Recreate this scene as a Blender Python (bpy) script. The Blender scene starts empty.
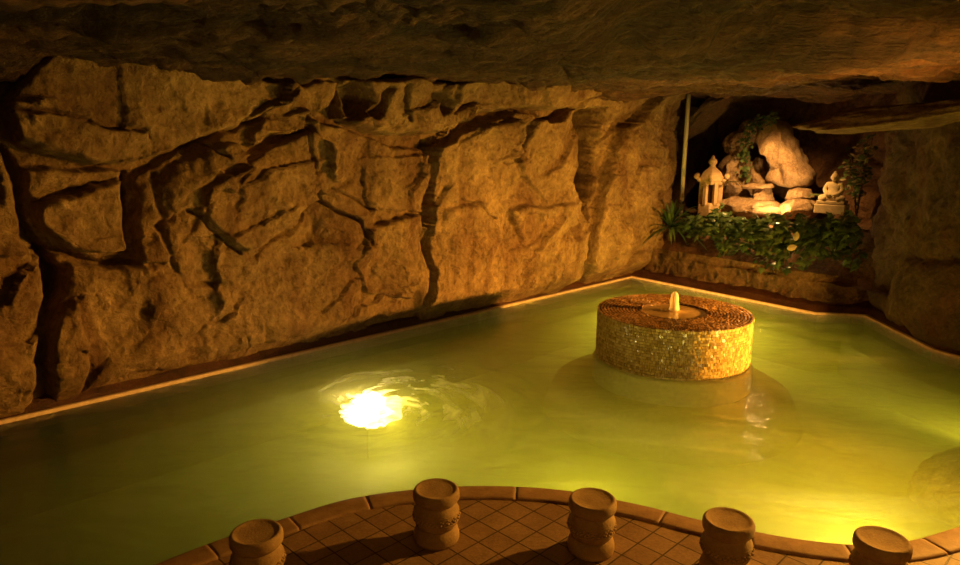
import bpy, bmesh, math, random
import numpy as np
from mathutils import Vector, Matrix
random.seed(7)
SC = bpy.context.scene
COL = SC.collection
R = math.radians

# ------------------------------------------------------------------ camera
F_PX, PITCH, ROLL, CAM_H = 708.43, R(12.056), R(0.4214), 2.3
cam_d = bpy.data.cameras.new('camera'); cam = bpy.data.objects.new('camera', cam_d); COL.objects.link(cam)
cam_d.sensor_width = 36; cam_d.lens = F_PX / 960 * 36; cam_d.clip_end = 200
cam.matrix_world = (Matrix.Translation((0, 0, CAM_H)) @ Matrix.Rotation(R(90) - PITCH, 4, 'X')
                    @ Matrix.Rotation(ROLL, 4, 'Z'))
SC.camera = cam

# ------------------------------------------------------------------ world, exposure
w = bpy.data.worlds.new('world'); SC.world = w; w.use_nodes = True
w.node_tree.nodes['Background'].inputs[0].default_value = (1.0, 0.5, 0.16, 1)
w.node_tree.nodes['Background'].inputs[1].default_value = 0.004
vs = SC.view_settings
vs.view_transform = 'Standard'; vs.look = 'None'; vs.gamma = 1; vs.use_curve_mapping = False
vs.exposure = 0.0
SC.cycles.volume_bounces = 4
SC.cycles.max_bounces = 8
SC.cycles.sample_clamp_indirect = 4.0
SC.cycles.use_denoising = True

# ------------------------------------------------------------------ lamps of the grotto and added fill lights
def lamp(name, kind, loc, power, color, aim=None, **kw):
    d = bpy.data.lights.new(name, kind); d.energy = power; d.color = color
    for k, v in kw.items(): setattr(d, k, v)
    o = bpy.data.objects.new(name, d); COL.objects.link(o); o.location = loc
    if aim is not None:
        o.rotation_euler = (Vector(aim) - Vector(loc)).to_track_quat('-Z', 'Y').to_euler()
    return o
AMBER = (1.0, 0.44, 0.055)
lamp('amber_deck_spot', 'SPOT', (4.75, 5.5, 2.1), 1250, AMBER, aim=(0.4, 3.6, 0.1), spot_size=R(75), spot_blend=0.6, shadow_soft_size=0.09)
lamp('amber_wall_spot', 'SPOT', (5.1, 6.35, 0.85), 2150, AMBER, aim=(1.2, 10.0, 0.2), spot_size=R(74), spot_blend=1.0, shadow_soft_size=0.07)
lamp('amber_wall_spot', 'SPOT', (5.1, 6.25, 0.85), 2280, AMBER, aim=(-1.9, 7.5, -0.1), spot_size=R(66), spot_blend=1.0, shadow_soft_size=0.07)
lamp('amber_lip_fill', 'SPOT', (4.7, 4.9, 0.9), 1100, AMBER, aim=(3.1, 6.8, 2.95), spot_size=R(58), spot_blend=1.0, shadow_soft_size=0.08)  # unseen spot added to brighten the ceiling lip
lamp('dim_fill_light', 'AREA', (1.5, -1.5, 2.6), 24, AMBER, aim=(0.5, 7.0, 1.2), shape='DISK', size=0.8)  # fill light added behind the camera for soft ambient light

# ------------------------------------------------------------------ measuring helpers: photograph point -> place in the grotto
def ray(x, y):
    X = x - 480; Y = y - 282.5
    c, s = math.cos(ROLL), math.sin(ROLL)
    X, Y = c * X + s * Y, -s * X + c * Y
    return np.array([X / F_PX, math.cos(PITCH) - Y / F_PX * math.sin(PITCH), -math.sin(PITCH) - Y / F_PX * math.cos(PITCH)])
def at_z(x, y, z=0.0):
    d = ray(x, y); k = (z - CAM_H) / d[2]
    return np.array([0, 0, CAM_H]) + k * d
def at_plane(x, y, p0, n):
    d = ray(x, y); c = np.array([0, 0, CAM_H])
    k = np.dot(np.array(p0) - c, n) / np.dot(d, n)
    return c + k * d

PB = np.array([2.453, 11.203, 0.0])                 # the pool's far corner
PA = np.array([-3.788, 5.239, 0.0])
DL = (PA - PB) / np.linalg.norm(PA - PB)            # along the left wall, towards the camera
NL = np.array([-DL[1], DL[0], 0.0])
if NL[1] > 0: NL = -NL                              # out of the left wall, into the grotto
PC = np.array([4.348, 8.904, 0.0])
DB = (PC - PB) / np.linalg.norm(PC - PB)            # along the back edge, to the right
NB = np.array([-DB[1], DB[0], 0.0])
if NB[1] < 0: NB = -NB                              # into the alcove, away from the camera
WALL_BACK = 0.24                                    # rock face sits this far behind the pool edge

# ------------------------------------------------------------------ noise
def _h(ix, iy, iz, seed):
    n = (ix.astype(np.int64) * 374761393 + iy.astype(np.int64) * 668265263 + iz.astype(np.int64) * 2147483647 + seed * 974634777) & 0xFFFFFFFF
    n = ((n ^ (n >> 13)) * 1274126177) & 0xFFFFFFFF
    n = ((n ^ (n >> 16)) * 2246822519) & 0xFFFFFFFF
    return ((n ^ (n >> 15)) & 0xFFFFFF) / float(0xFFFFFF)
def vnoise(p, seed=0):
    i = np.floor(p); f = p - i; f = f * f * f * (f * (f * 6 - 15) + 10)
    r = 0
    for a in (0, 1):
        for b in (0, 1):
            for c in (0, 1):
                wgt = (f[:, 0] if a else 1 - f[:, 0]) * (f[:, 1] if b else 1 - f[:, 1]) * (f[:, 2] if c else 1 - f[:, 2])
                r = r + wgt * _h(i[:, 0] + a, i[:, 1] + b, i[:, 2] + c, seed)
    return r * 2 - 1
def fbm(p, octv=4, seed=0, gain=0.5, ridged=False):
    r = 0; a = 1.0; q = p.copy()
    for k in range(octv):
        v = vnoise(q, seed + k * 17)
        r = r + a * ((1 - 2 * np.abs(v)) if ridged else v); a *= gain; q = q * 2.03 + 13.7
    return r
def facets(p, scale, seed=0, tilt=0.9, sharp=1.0, reach=1):
    """chiselled planes: the upper envelope of one tilted plane per jittered cell (2-D p)"""
    q = p / scale; i0 = np.floor(q)
    best = np.full(len(q), -9.0); z = np.zeros(len(q))
    for dx in range(-reach, reach + 1):
        for dy in range(-reach, reach + 1):
            ix, iy = i0[:, 0] + dx, i0[:, 1] + dy
            cx = ix + 0.15 + 0.7 * _h(ix, iy, z, seed); cy = iy + 0.15 + 0.7 * _h(ix, iy, z, seed + 1)
            tx = (_h(ix, iy, z, seed + 2) - 0.5) * tilt; ty = (_h(ix, iy, z, seed + 3) - 0.5) * tilt
            o = _h(ix, iy, z, seed + 4) * 0.5
            ax, ay = q[:, 0] - cx, q[:, 1] - cy
            best = np.maximum(best, o + tx * ax + ty * ay - sharp * (ax * ax + ay * ay) * 0.7)
    return best
def smooth(t):
    t = np.clip(t, 0, 1); return t * t * (3 - 2 * t)
def seg_dist(p, pts, closed=False):
    d = np.full(len(p), 1e9); pts = np.array(pts, float)
    n = len(pts)
    for k in range(n if closed else n - 1):
        a, b = pts[k], pts[(k + 1) % n]
        ab = b - a; t = np.clip(((p - a) @ ab) / max(ab @ ab, 1e-12), 0, 1)
        d = np.minimum(d, np.linalg.norm(p - a - t[:, None] * ab, axis=1))
    return d
def poly_sd(p, pts):
    pts = np.array(pts, float); ins = np.zeros(len(p), bool); n = len(pts)
    for k in range(n):
        a, b = pts[k], pts[(k + 1) % n]
        c = (a[1] > p[:, 1]) != (b[1] > p[:, 1])
        with np.errstate(divide='ignore', invalid='ignore'):
            xi = (b[0] - a[0]) * (p[:, 1] - a[1]) / (b[1] - a[1]) + a[0]
        ins ^= c & (p[:, 0] < xi)
    d = seg_dist(p, pts, True)
    return np.where(ins, d, -d)

# ------------------------------------------------------------------ mesh helpers
def link(name, me, m=None, parent=None, smooth_=True):
    o = bpy.data.objects.new(name, me); COL.objects.link(o)
    if m: me.materials.append(m)
    if smooth_: me.polygons.foreach_set('use_smooth', [True] * len(me.polygons))
    if parent is not None: o.parent = parent
    return o
def from_data(name, v, f, m=None, parent=None, smooth_=True):
    me = bpy.data.meshes.new(name); me.from_pydata([tuple(map(float, a)) for a in v], [], [tuple(map(int, a)) for a in f]); me.update()
    return link(name, me, m, parent, smooth_)
def from_grid(name, P, m=None, parent=None, flip=False, closed=False):
    n, k, _ = P.shape
    idx = np.arange(n * k).reshape(n, k)
    a, b, c, d = idx[:-1, :-1], idx[1:, :-1], idx[1:, 1:], idx[:-1, 1:]
    if closed:
        nx = np.roll(idx, -1, 0); a, b, c, d = idx[:, :-1], nx[:, :-1], nx[:, 1:], idx[:, 1:]
    q = np.stack([a, b, c, d], -1).reshape(-1, 4)
    if flip: q = q[:, ::-1]
    me = bpy.data.meshes.new(name); V = P.reshape(-1, 3)
    me.vertices.add(len(V)); me.vertices.foreach_set('co', np.ascontiguousarray(V, np.float32).ravel())
    me.loops.add(q.size); me.loops.foreach_set('vertex_index', np.ascontiguousarray(q, np.int32).ravel())
    me.polygons.add(len(q)); me.polygons.foreach_set('loop_start', np.arange(0, q.size, 4, dtype=np.int32))
    me.update(calc_edges=True); me.validate()
    return link(name, me, m, parent)
class MB:
    """collects shapes into one mesh"""
    def __init__(s): s.v = []; s.f = []
    def add(s, v, f):
        o = len(s.v); s.v += [tuple(map(float, a)) for a in v]; s.f += [tuple(i + o for i in q) for q in f]; return s
    def box(s, c, size, rz=0.0, taper=1.0):
        x, y, z = [a / 2 for a in size]; M = Matrix.Rotation(rz, 3, 'Z'); vs_ = []
        for sz in (-1, 1):
            t = taper if sz > 0 else 1
            for sx, sy in ((-1, -1), (1, -1), (1, 1), (-1, 1)):
                vs_.append(Vector(c) + M @ Vector((sx * x * t, sy * y * t, sz * z)))
        return s.add(vs_, [(3, 2, 1, 0), (4, 5, 6, 7), (0, 1, 5, 4), (1, 2, 6, 5), (2, 3, 7, 6), (3, 0, 4, 7)])
    def lathe(s, prof, n=40, c=(0, 0, 0)):
        vs_ = []; fs = []
        for r, z in prof:
            for k in range(n):
                a = 2 * math.pi * k / n; vs_.append((c[0] + r * math.cos(a), c[1] + r * math.sin(a), c[2] + z))
        for j in range(len(prof) - 1):
            for k in range(n):
                k2 = (k + 1) % n; fs.append((j * n + k, j * n + k2, (j + 1) * n + k2, (j + 1) * n + k))
        fs.append(tuple(range(n))[::-1]); fs.append(tuple((len(prof) - 1) * n + k for k in range(n)))
        return s.add(vs_, fs)
    def tube(s, pts, rad, n=8):
        pts = [Vector(p) for p in pts]; vs_ = []; fs = []
        rad = rad if isinstance(rad, (list, tuple)) else [rad] * len(pts)
        for i, p in enumerate(pts):
            t = (pts[min(i + 1, len(pts) - 1)] - pts[max(i - 1, 0)]).normalized()
            u = t.cross(Vector((0.31, 0.17, 0.94)) if abs(t.z) < 0.9 else Vector((1, 0.1, 0))).normalized(); v_ = t.cross(u)
            for k in range(n):
                a = 2 * math.pi * k / n; vs_.append(p + (u * math.cos(a) + v_ * math.sin(a)) * rad[i])
        for i in range(len(pts) - 1):
            for k in range(n):
                k2 = (k + 1) % n; fs.append((i * n + k, i * n + k2, (i + 1) * n + k2, (i + 1) * n + k))
        fs.append(tuple(range(n))[::-1]); fs.append(tuple((len(pts) - 1) * n + k for k in range(n)))
        return s.add(vs_, fs)
    def ball(s, c, r, n=14, m=9):
        r = r if isinstance(r, (list, tuple)) else (r, r, r)
        vs_ = [(c[0], c[1], c[2] - r[2])]; fs = []
        for j in range(1, m):
            t = math.pi * j / m
            for k in range(n):
                a = 2 * math.pi * k / n
                vs_.append((c[0] + r[0] * math.sin(t) * math.cos(a), c[1] + r[1] * math.sin(t) * math.sin(a), c[2] - r[2] * math.cos(t)))
        vs_.append((c[0], c[1], c[2] + r[2]))
        for k in range(n): fs.append((0, 1 + (k + 1) % n, 1 + k)); fs.append((len(vs_) - 1, 1 + (m - 2) * n + k, 1 + (m - 2) * n + (k + 1) % n))
        for j in range(m - 2):
            for k in range(n):
                k2 = (k + 1) % n; fs.append((1 + j * n + k, 1 + j * n + k2, 1 + (j + 1) * n + k2, 1 + (j + 1) * n + k))
        return s.add(vs_, fs)
    def build(s, name, m=None, parent=None, smooth_=True, bevel=0.0, auto=None):
        o = from_data(name, s.v, s.f, m, parent, smooth_)
        if bevel:
            b = o.modifiers.new('bevel', 'BEVEL'); b.width = bevel; b.segments = 2; b.limit_method = 'ANGLE'
        return o
def empty(name, loc, rz=0.0):
    o = bpy.data.objects.new(name, None); COL.objects.link(o); o.location = [float(a) for a in loc]; o.rotation_euler = (0, 0, rz)
    o.empty_display_size = 0.1
    return o
def tag(o, label=None, cat=None, group=None, kind=None):
    if label: o['label'] = label
    if cat: o['category'] = cat
    if group: o['group'] = group
    if kind: o['kind'] = kind
    return o
def sweep(name, path, prof, m, closed=False, sub=1):
    """profile of (offset to the left of the path's direction, z) carried along a ground path"""
    path = np.array(path, float)[:, :2]; n = len(path); rows = []
    for i in range(n):
        a = path[(i - 1) % n] if (closed or i > 0) else path[i]; b = path[(i + 1) % n] if (closed or i < n - 1) else path[i]
        d1 = path[i] - a; d2 = b - path[i]
        if np.linalg.norm(d1) < 1e-9: d1 = d2
        if np.linalg.norm(d2) < 1e-9: d2 = d1
        d1 = d1 / np.linalg.norm(d1); d2 = d2 / np.linalg.norm(d2)
        n1 = np.array([-d1[1], d1[0]]); n2 = np.array([-d2[1], d2[0]]); mm = n1 + n2
        mm = mm / max(mm @ n1, 0.3)
        rows.append([[path[i][0] + mm[0] * o, path[i][1] + mm[1] * o, z] for o, z in prof])
    return from_grid(name, np.array(rows), m, closed=closed)
def resample(pts, step):
    pts = np.array(pts, float); out = [pts[0]]
    for a, b in zip(pts[:-1], pts[1:]):
        k = max(1, int(round(np.linalg.norm(b - a) / step)))
        for j in range(1, k + 1): out.append(a + (b - a) * j / k)
    return np.array(out)
def spline(pts, k=8):
    pts = np.array(pts, float); P = np.vstack([2 * pts[0] - pts[1], pts, 2 * pts[-1] - pts[-2]]); out = []
    for i in range(1, len(P) - 2):
        for j in range(k):
            t = j / k; a, b, c, d = P[i - 1], P[i], P[i + 1], P[i + 2]
            out.append(0.5 * (2 * b + (c - a) * t + (2 * a - 5 * b + 4 * c - d) * t * t + (3 * b - a - 3 * c + d) * t ** 3))
    out.append(pts[-1]); return np.array(out)

# ------------------------------------------------------------------ materials
def mat(name):
    m = bpy.data.materials.new(name); m.use_nodes = True; nt = m.node_tree; nt.nodes.clear()
    out = nt.nodes.new('ShaderNodeOutputMaterial'); return m, nt, out
def node(nt, kind, **kw):
    n = nt.nodes.new(kind)
    for k, v in kw.items():
        if k.startswith('i_'):
            key = k[2:]; key = int(key) if key.isdigit() else key.replace('_', ' ')
            n.inputs[key].default_value = v
        else: setattr(n, k, v)
    return n
def ramp(nt, fac, stops):
    r = nt.nodes.new('ShaderNodeValToRGB'); cr = r.color_ramp
    while len(cr.elements) < len(stops): cr.elements.new(0.5)
    for e, (p, c) in zip(cr.elements, stops): e.position = p; e.color = (*c, 1) if len(c) == 3 else c
    nt.links.new(fac, r.inputs[0]); return r.outputs[0]
def noise_tex(nt, vec, scale, detail=6, rough=0.6, dist=0.0):
    n = node(nt, 'ShaderNodeTexNoise', i_Scale=scale, i_Detail=detail, i_Roughness=rough, i_Distortion=dist); nt.links.new(vec, n.inputs['Vector']); return n.outputs[0]
def mix(nt, fac, a, b, mode='MIX'):
    n = node(nt, 'ShaderNodeMix', data_type='RGBA', blend_type=mode)
    for s, v in ((0, fac), (6, a), (7, b)):
        if hasattr(v, 'is_linked'): nt.links.new(v, n.inputs[s])
        else: n.inputs[s].default_value = v if not isinstance(v, tuple) or len(v) == 4 else (*v, 1)
    return n.outputs[2]
def math_(nt, op, a, b=0.0):
    n = node(nt, 'ShaderNodeMath', operation=op)
    for s, v in ((0, a), (1, b)):
        if hasattr(v, 'is_linked'): nt.links.new(v, n.inputs[s])
        else: n.inputs[s].default_value = v
    return n.outputs[0]
def coords(nt, scale=(1, 1, 1), rot=(0, 0, 0), src='Object'):
    t = nt.nodes.new('ShaderNodeTexCoord'); mp = node(nt, 'ShaderNodeMapping'); mp.inputs['Scale'].default_value = scale; mp.inputs['Rotation'].default_value = rot
    nt.links.new(t.outputs[src], mp.inputs[0]); return mp.outputs[0]
def bsdf(nt, out, color, rough=0.8, bump=None, strength=0.5, dist=0.02, spec=0.3, **kw):
    b = node(nt, 'ShaderNodeBsdfPrincipled')
    for s, v in (('Base Color', color), ('Roughness', rough), ('Specular IOR Level', spec)):
        if hasattr(v, 'is_linked'): nt.links.new(v, b.inputs[s])
        else: b.inputs[s].default_value = (*v, 1) if isinstance(v, tuple) and len(v) == 3 else v
    for k, v in kw.items(): b.inputs[k.replace('_', ' ')].default_value = v
    if bump is not None:
        bp = node(nt, 'ShaderNodeBump', i_Strength=strength, i_Distance=dist); nt.links.new(bump, bp.inputs['Height']); nt.links.new(bp.outputs[0], b.inputs['Normal'])
    nt.links.new(b.outputs[0], out.inputs[0]); return b
def rock_mat(name, dark, mid, light, scale=1.0, stretch=(1, 1, 1), rough=0.85, strength=0.9, stain=(0.10, 0.035, 0.015), spec=0.25, dist=0.03):
    m, nt, out = mat(name); co = coords(nt, tuple(scale * s for s in stretch))
    n1 = noise_tex(nt, co, 1.3, 8, 0.62, 0.4); n2 = noise_tex(nt, co, 7.0, 8, 0.68, 0.2); n3 = noise_tex(nt, co, 34, 4, 0.7)
    f = math_(nt, 'ADD', math_(nt, 'MULTIPLY', n1, 0.5), math_(nt, 'ADD', math_(nt, 'MULTIPLY', n2, 0.36), math_(nt, 'MULTIPLY', n3, 0.14)))
    c = ramp(nt, f, [(0.34, dark), (0.49, mid), (0.64, light)])
    st = ramp(nt, noise_tex(nt, coords(nt, (scale * 2.2, scale * 2.2, scale * 0.7)), 0.9, 7, 0.65, 0.7), [(0.46, (0, 0, 0)), (0.66, (1, 1, 1))])
    c = mix(nt, math_(nt, 'MULTIPLY', st, 0.66), c, stain)
    vo = node(nt, 'ShaderNodeTexVoronoi', feature='DISTANCE_TO_EDGE', i_Scale=2.4)
    wv = node(nt, 'ShaderNodeMix', data_type='RGBA', i_0=0.22)
    nt.links.new(co, wv.inputs[6]); nz = node(nt, 'ShaderNodeTexNoise', i_Scale=2.0, i_Detail=5.0); nt.links.new(co, nz.inputs[0]); nt.links.new(nz.outputs[1], wv.inputs[7])
    nt.links.new(wv.outputs[2], vo.inputs['Vector'])
    cr = ramp(nt, vo.outputs['Distance'], [(0.0, (0, 0, 0)), (0.02, (1, 1, 1))])
    h = math_(nt, 'ADD', math_(nt, 'ADD', math_(nt, 'MULTIPLY', n1, 1.0), math_(nt, 'MULTIPLY', n2, 1.3)), math_(nt, 'ADD', math_(nt, 'MULTIPLY', n3, 0.42), math_(nt, 'MULTIPLY', cr, 0.10)))
    n4 = noise_tex(nt, coords(nt, (scale, scale, scale), (0.4, 0.2, 0.7)), 15, 9, 0.75, 0.6)
    c = mix(nt, 0.8, c, ramp(nt, n4, [(0.33, (0.38, 0.26, 0.20)), (0.47, (0.86, 0.82, 0.78)), (0.62, (1.18, 1.14, 1.08))]), 'MULTIPLY')
    h = math_(nt, 'ADD', h, math_(nt, 'MULTIPLY', n4, 0.75))
    bsdf(nt, out, c, rough, h, strength, dist / scale * 2, spec); return m
M = {}
M['rock'] = rock_mat('amber_rock', (0.115, 0.07, 0.036), (0.27, 0.18, 0.09), (0.42, 0.29, 0.15), 1.0)
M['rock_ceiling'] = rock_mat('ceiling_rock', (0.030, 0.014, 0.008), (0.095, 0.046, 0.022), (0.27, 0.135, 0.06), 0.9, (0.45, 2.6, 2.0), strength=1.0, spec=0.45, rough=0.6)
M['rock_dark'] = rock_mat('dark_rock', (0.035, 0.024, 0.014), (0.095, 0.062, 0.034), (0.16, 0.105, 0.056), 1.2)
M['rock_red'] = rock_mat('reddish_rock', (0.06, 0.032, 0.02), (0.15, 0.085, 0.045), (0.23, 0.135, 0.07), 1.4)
M['rock_pale'] = rock_mat('pale_rock', (0.20, 0.13, 0.08), (0.42, 0.30, 0.19), (0.60, 0.45, 0.29), 3.5, stain=(0.16, 0.08, 0.04), dist=0.06)
M['rock_yellow'] = rock_mat('yellow_rock', (0.40, 0.34, 0.14), (0.66, 0.58, 0.26), (0.85, 0.76, 0.40), 3.5, stain=(0.30, 0.22, 0.08), dist=0.06)
M['ledge'] = rock_mat('wet_ledge', (0.025, 0.009, 0.006), (0.06, 0.02, 0.011), (0.11, 0.04, 0.02), 3.0, rough=0.5, spec=0.4)
def plain(name, c1, c2, scale=12, rough=0.7, strength=0.3, dist=0.01, spec=0.3, **kw):
    m, nt, out = mat(name); co = coords(nt); n = noise_tex(nt, co, scale, 7, 0.65)
    n2 = noise_tex(nt, co, scale * 9, 3, 0.6)
    c = ramp(nt, math_(nt, 'ADD', math_(nt, 'MULTIPLY', n, 0.75), math_(nt, 'MULTIPLY', n2, 0.25)), [(0.34, c1), (0.66, c2)])
    bsdf(nt, out, c, rough, math_(nt, 'ADD', n, math_(nt, 'MULTIPLY', n2, 0.5)), strength, dist, spec, **kw); return m
M['stone'] = plain('carved_sandstone', (0.30, 0.19, 0.095), (0.54, 0.38, 0.20), 9, 0.8, 0.5)
M['statue'] = plain('statue_stone', (0.36, 0.28, 0.17), (0.55, 0.44, 0.28), 14, 0.8, 0.4)
M['lantern'] = plain('lantern_stone', (0.38, 0.25, 0.13), (0.58, 0.41, 0.22), 16, 0.85, 0.6)
M['coping'] = plain('coping_stone', (0.24, 0.14, 0.08), (0.42, 0.27, 0.15), 11, 0.6, 0.35)
M['rim'] = plain('pale_rim', (0.50, 0.36, 0.26), (0.80, 0.62, 0.48), 20, 0.45, 0.2)
M['pipe'] = plain('cream_pipe', (0.80, 0.70, 0.52), (0.86, 0.78, 0.62), 8, 0.4, 0.05)
M['bronze'] = plain('lamp_bronze', (0.10, 0.07, 0.04), (0.18, 0.13, 0.07), 12, 0.4, 0.1)

def tile_mat(name, size, c1, c2, groutc, rough=0.5, rot=0.0, off=(0, 0), src='Object', bump=0.6, mortar=0.03):
    m, nt, out = mat(name)
    t = nt.nodes.new('ShaderNodeTexCoord'); mp = node(nt, 'ShaderNodeMapping'); mp.inputs['Location'].default_value = (off[0], off[1], 0); mp.inputs['Rotation'].default_value = (0, 0, rot)
    mp.inputs['Scale'].default_value = (1 / size, 1 / size, 1 / size)
    nt.links.new(t.outputs[src], mp.inputs[0])
    b = node(nt, 'ShaderNodeTexBrick', offset=0.0, i_Scale=1.0, i_Mortar_Size=mortar, i_Mortar_Smooth=0.3, i_Bias=0.0, i_Brick_Width=1.0, i_Row_Height=1.0)
    b.inputs['Color1'].default_value = (*c1, 1); b.inputs['Color2'].default_value = (*c2, 1); b.inputs['Mortar'].default_value = (*groutc, 1)
    nt.links.new(mp.outputs[0], b.inputs[0])
    co = coords(nt); n = noise_tex(nt, co, 5, 8, 0.7); n2 = noise_tex(nt, co, 70, 3, 0.6)
    c = mix(nt, 1.0, b.outputs[0], ramp(nt, math_(nt, 'ADD', math_(nt, 'MULTIPLY', n, 0.6), math_(nt, 'MULTIPLY', n2, 0.4)), [(0.3, (0.45, 0.42, 0.40)), (0.7, (1.1, 1.1, 1.1))]), 'MULTIPLY')
    h = math_(nt, 'ADD', math_(nt, 'MULTIPLY', b.outputs['Fac'], -1.0), math_(nt, 'MULTIPLY', n2, 0.35))
    bsdf(nt, out, c, rough, h, bump, 0.012, 0.4); return m
M['deck'] = tile_mat('deck_tiles', 0.155, (0.33, 0.20, 0.115), (0.42, 0.27, 0.155), (0.07, 0.035, 0.02), 0.55, R(45), (0, 0))
M['pool_tan'] = plain('pool_tan_tile', (0.58, 0.53, 0.18), (0.80, 0.72, 0.30), 22, 0.6, 0.2)
M['pool_wall'] = plain('pool_wall_tile', (0.26, 0.25, 0.10), (0.40, 0.38, 0.17), 3, 0.6, 0.1)
M['pool_tile'] = plain('pool_plaster', (0.62, 0.64, 0.30), (0.76, 0.77, 0.40), 3, 0.6, 0.1)

def island_mat(name, stops, rough=0.18, spec=0.6):
    m, nt, out = mat(name); g = nt.nodes.new('ShaderNodeNewGeometry')
    c = ramp(nt, g.outputs['Random Per Island'], stops)
    n = noise_tex(nt, coords(nt), 60, 3, 0.6)
    c = mix(nt, 0.35, c, ramp(nt, n, [(0.3, (0.25, 0.14, 0.06)), (0.7, (0.9, 0.7, 0.4))]), 'MULTIPLY')
    bsdf(nt, out, c, rough, n, 0.12, 0.004, spec); return m
M['mosaic_side'] = island_mat('gold_mosaic', [(0.0, (0.36, 0.25, 0.09)), (0.4, (0.60, 0.45, 0.17)), (0.75, (0.74, 0.60, 0.28)), (1.0, (0.46, 0.30, 0.10))])
M['mosaic_top'] = island_mat('brown_mosaic', [(0.0, (0.15, 0.07, 0.03)), (0.5, (0.36, 0.20, 0.09)), (1.0, (0.52, 0.32, 0.14))], 0.3)
M['grout'] = plain('dark_grout', (0.05, 0.022, 0.012), (0.10, 0.05, 0.028), 40, 0.9, 0.3)
def leaf_mat(name, c1, c2, rough=0.4):
    m, nt, out = mat(name); g = nt.nodes.new('ShaderNodeNewGeometry')
    c = ramp(nt, g.outputs['Random Per Island'], [(0.0, c1), (1.0, c2)])
    b = node(nt, 'ShaderNodeBsdfPrincipled', i_Roughness=rough); nt.links.new(c, b.inputs['Base Color'])
    b.inputs['Specular IOR Level'].default_value = 0.4
    tr = node(nt, 'ShaderNodeBsdfTranslucent'); nt.links.new(c, tr.inputs[0])
    mx = node(nt, 'ShaderNodeMixShader', i_0=0.25); nt.links.new(b.outputs[0], mx.inputs[1]); nt.links.new(tr.outputs[0], mx.inputs[2]); nt.links.new(mx.outputs[0], out.inputs[0]); return m
M['ivy'] = leaf_mat('ivy_leaf', (0.03, 0.06, 0.022), (0.14, 0.21, 0.075), 0.28)
M['spiky'] = leaf_mat('strap_leaf', (0.045, 0.10, 0.03), (0.12, 0.20, 0.06))
M['pale_leaf'] = leaf_mat('pale_leaf', (0.30, 0.24, 0.13), (0.48, 0.40, 0.24))
M['stem'] = plain('stem_bark', (0.08, 0.05, 0.02), (0.16, 0.10, 0.05), 20, 0.8)
M['fern'] = leaf_mat('fern_frond', (0.16, 0.13, 0.05), (0.30, 0.25, 0.09))
def emit(name, c, s):
    m, nt, out = mat(name); e = node(nt, 'ShaderNodeEmission', i_1=s); e.inputs[0].default_value = (*c, 1); nt.links.new(e.outputs[0], out.inputs[0]); return m
M['lens'] = emit('lamp_lens', (1.0, 0.80, 0.36), 45.0)
M['lens_bright'] = emit('lamp_lens_bright', (1.0, 0.74, 0.26), 90.0)
m, nt, out = mat('glare_foam'); M['glare_bubbles'] = m  # translucent white for the shell that spreads the lamp's glare
d2 = node(nt, 'ShaderNodeBsdfTranslucent'); d2.inputs[0].default_value = (0.92, 0.90, 0.80, 1); d3 = node(nt, 'ShaderNodeBsdfTransparent')
x1 = node(nt, 'ShaderNodeMixShader', i_0=0.45); nt.links.new(d2.outputs[0], x1.inputs[1]); nt.links.new(d3.outputs[0], x1.inputs[2]); nt.links.new(x1.outputs[0], out.inputs[0])

# ================================================================== THE SETTING
FLOOR_Z, BENCH_Z, DECK_Z = -0.62, -0.2, 0.092
edge_left = [(-9.0, 0.258), tuple(PA[:2]), tuple(PB[:2])]
edge_back = [tuple(PC[:2]), (4.75, 8.86), (4.94, 8.80)]
edge_right = [(4.90, 7.36), (5.03, 7.06), (5.35, 6.35), (5.45, 5.4), (5.2, 4.75), (4.7, 4.3)]
far_edge = np.array(edge_left + edge_back + edge_right, float)       # walked with the rock on its left
coping_pts = [(4.7, 4.3), (4.0, 4.1), (3.3, 3.9), (2.763, 3.685), (2.389, 3.538), (2.09, 3.495), (1.734, 3.559), (1.288, 3.739), (0.976, 3.904), (0.512, 4.08),
              (0.009, 4.123), (-0.429, 4.066), (-0.812, 3.937), (-1.143, 3.706), (-1.497, 3.43), (-1.8, 3.1), (-2.3, 2.35), (-2.9, 1.2), (-3.4, -0.2), (-4.2, -1.5), (-9, -3.0)]
coping_line = spline(coping_pts, 8)
fe = resample(far_edge, 0.12)

# pool shell
def fan(name, pts, z, m, flip=False):
    bm = bmesh.new(); vs_ = [bm.verts.new((p[0], p[1], z)) for p in pts]; f = bm.faces.new(vs_)
    bmesh.ops.triangulate(bm, faces=[f]); bmesh.ops.recalc_face_normals(bm, faces=bm.faces)
    me = bpy.data.meshes.new(name); bm.to_mesh(me); bm.free(); return link(name, me, m, smooth_=False)
outline = np.vstack([far_edge, coping_line[1:]])
pool_floor = tag(fan('pool_floor', outline, FLOOR_Z, M['pool_tile']), kind='structure')
tag(sweep('pool_bench', far_edge, [(0.0, 0.0), (0.0, BENCH_Z), (-0.42, BENCH_Z), (-0.45, BENCH_Z - 0.03), (-0.45, FLOOR_Z)], M['pool_wall']), kind='structure')
tag(sweep('pool_wall_front', coping_line, [(0.0, 0.06), (0.0, FLOOR_Z)], M['pool_tile']), kind='structure')
# pale rim and the dark wet ledge under the rock
tag(sweep('trim_1', far_edge, [(0.0, -0.10), (0.0, 0.022), (0.006, 0.03), (0.044, 0.03), (0.05, 0.024), (0.05, 0.0)], M['rim']), kind='structure')
P = []
for i, pr in enumerate(fe):
    P.append(pr)
ledge = sweep('trim_2', fe, [(0.05, -0.02), (0.055, 0.035), (0.085, 0.045), (0.11, 0.085), (0.16, 0.10), (0.22, 0.115), (0.30, 0.17), (0.45, 0.2)], M['ledge'])
co_ = np.array([v.co for v in ledge.data.vertices]); dz = 0.018 * fbm(co_ * 5, 4, 3)
for v, d in zip(ledge.data.vertices, dz): v.co.z += d
tag(ledge, kind='structure')

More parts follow.
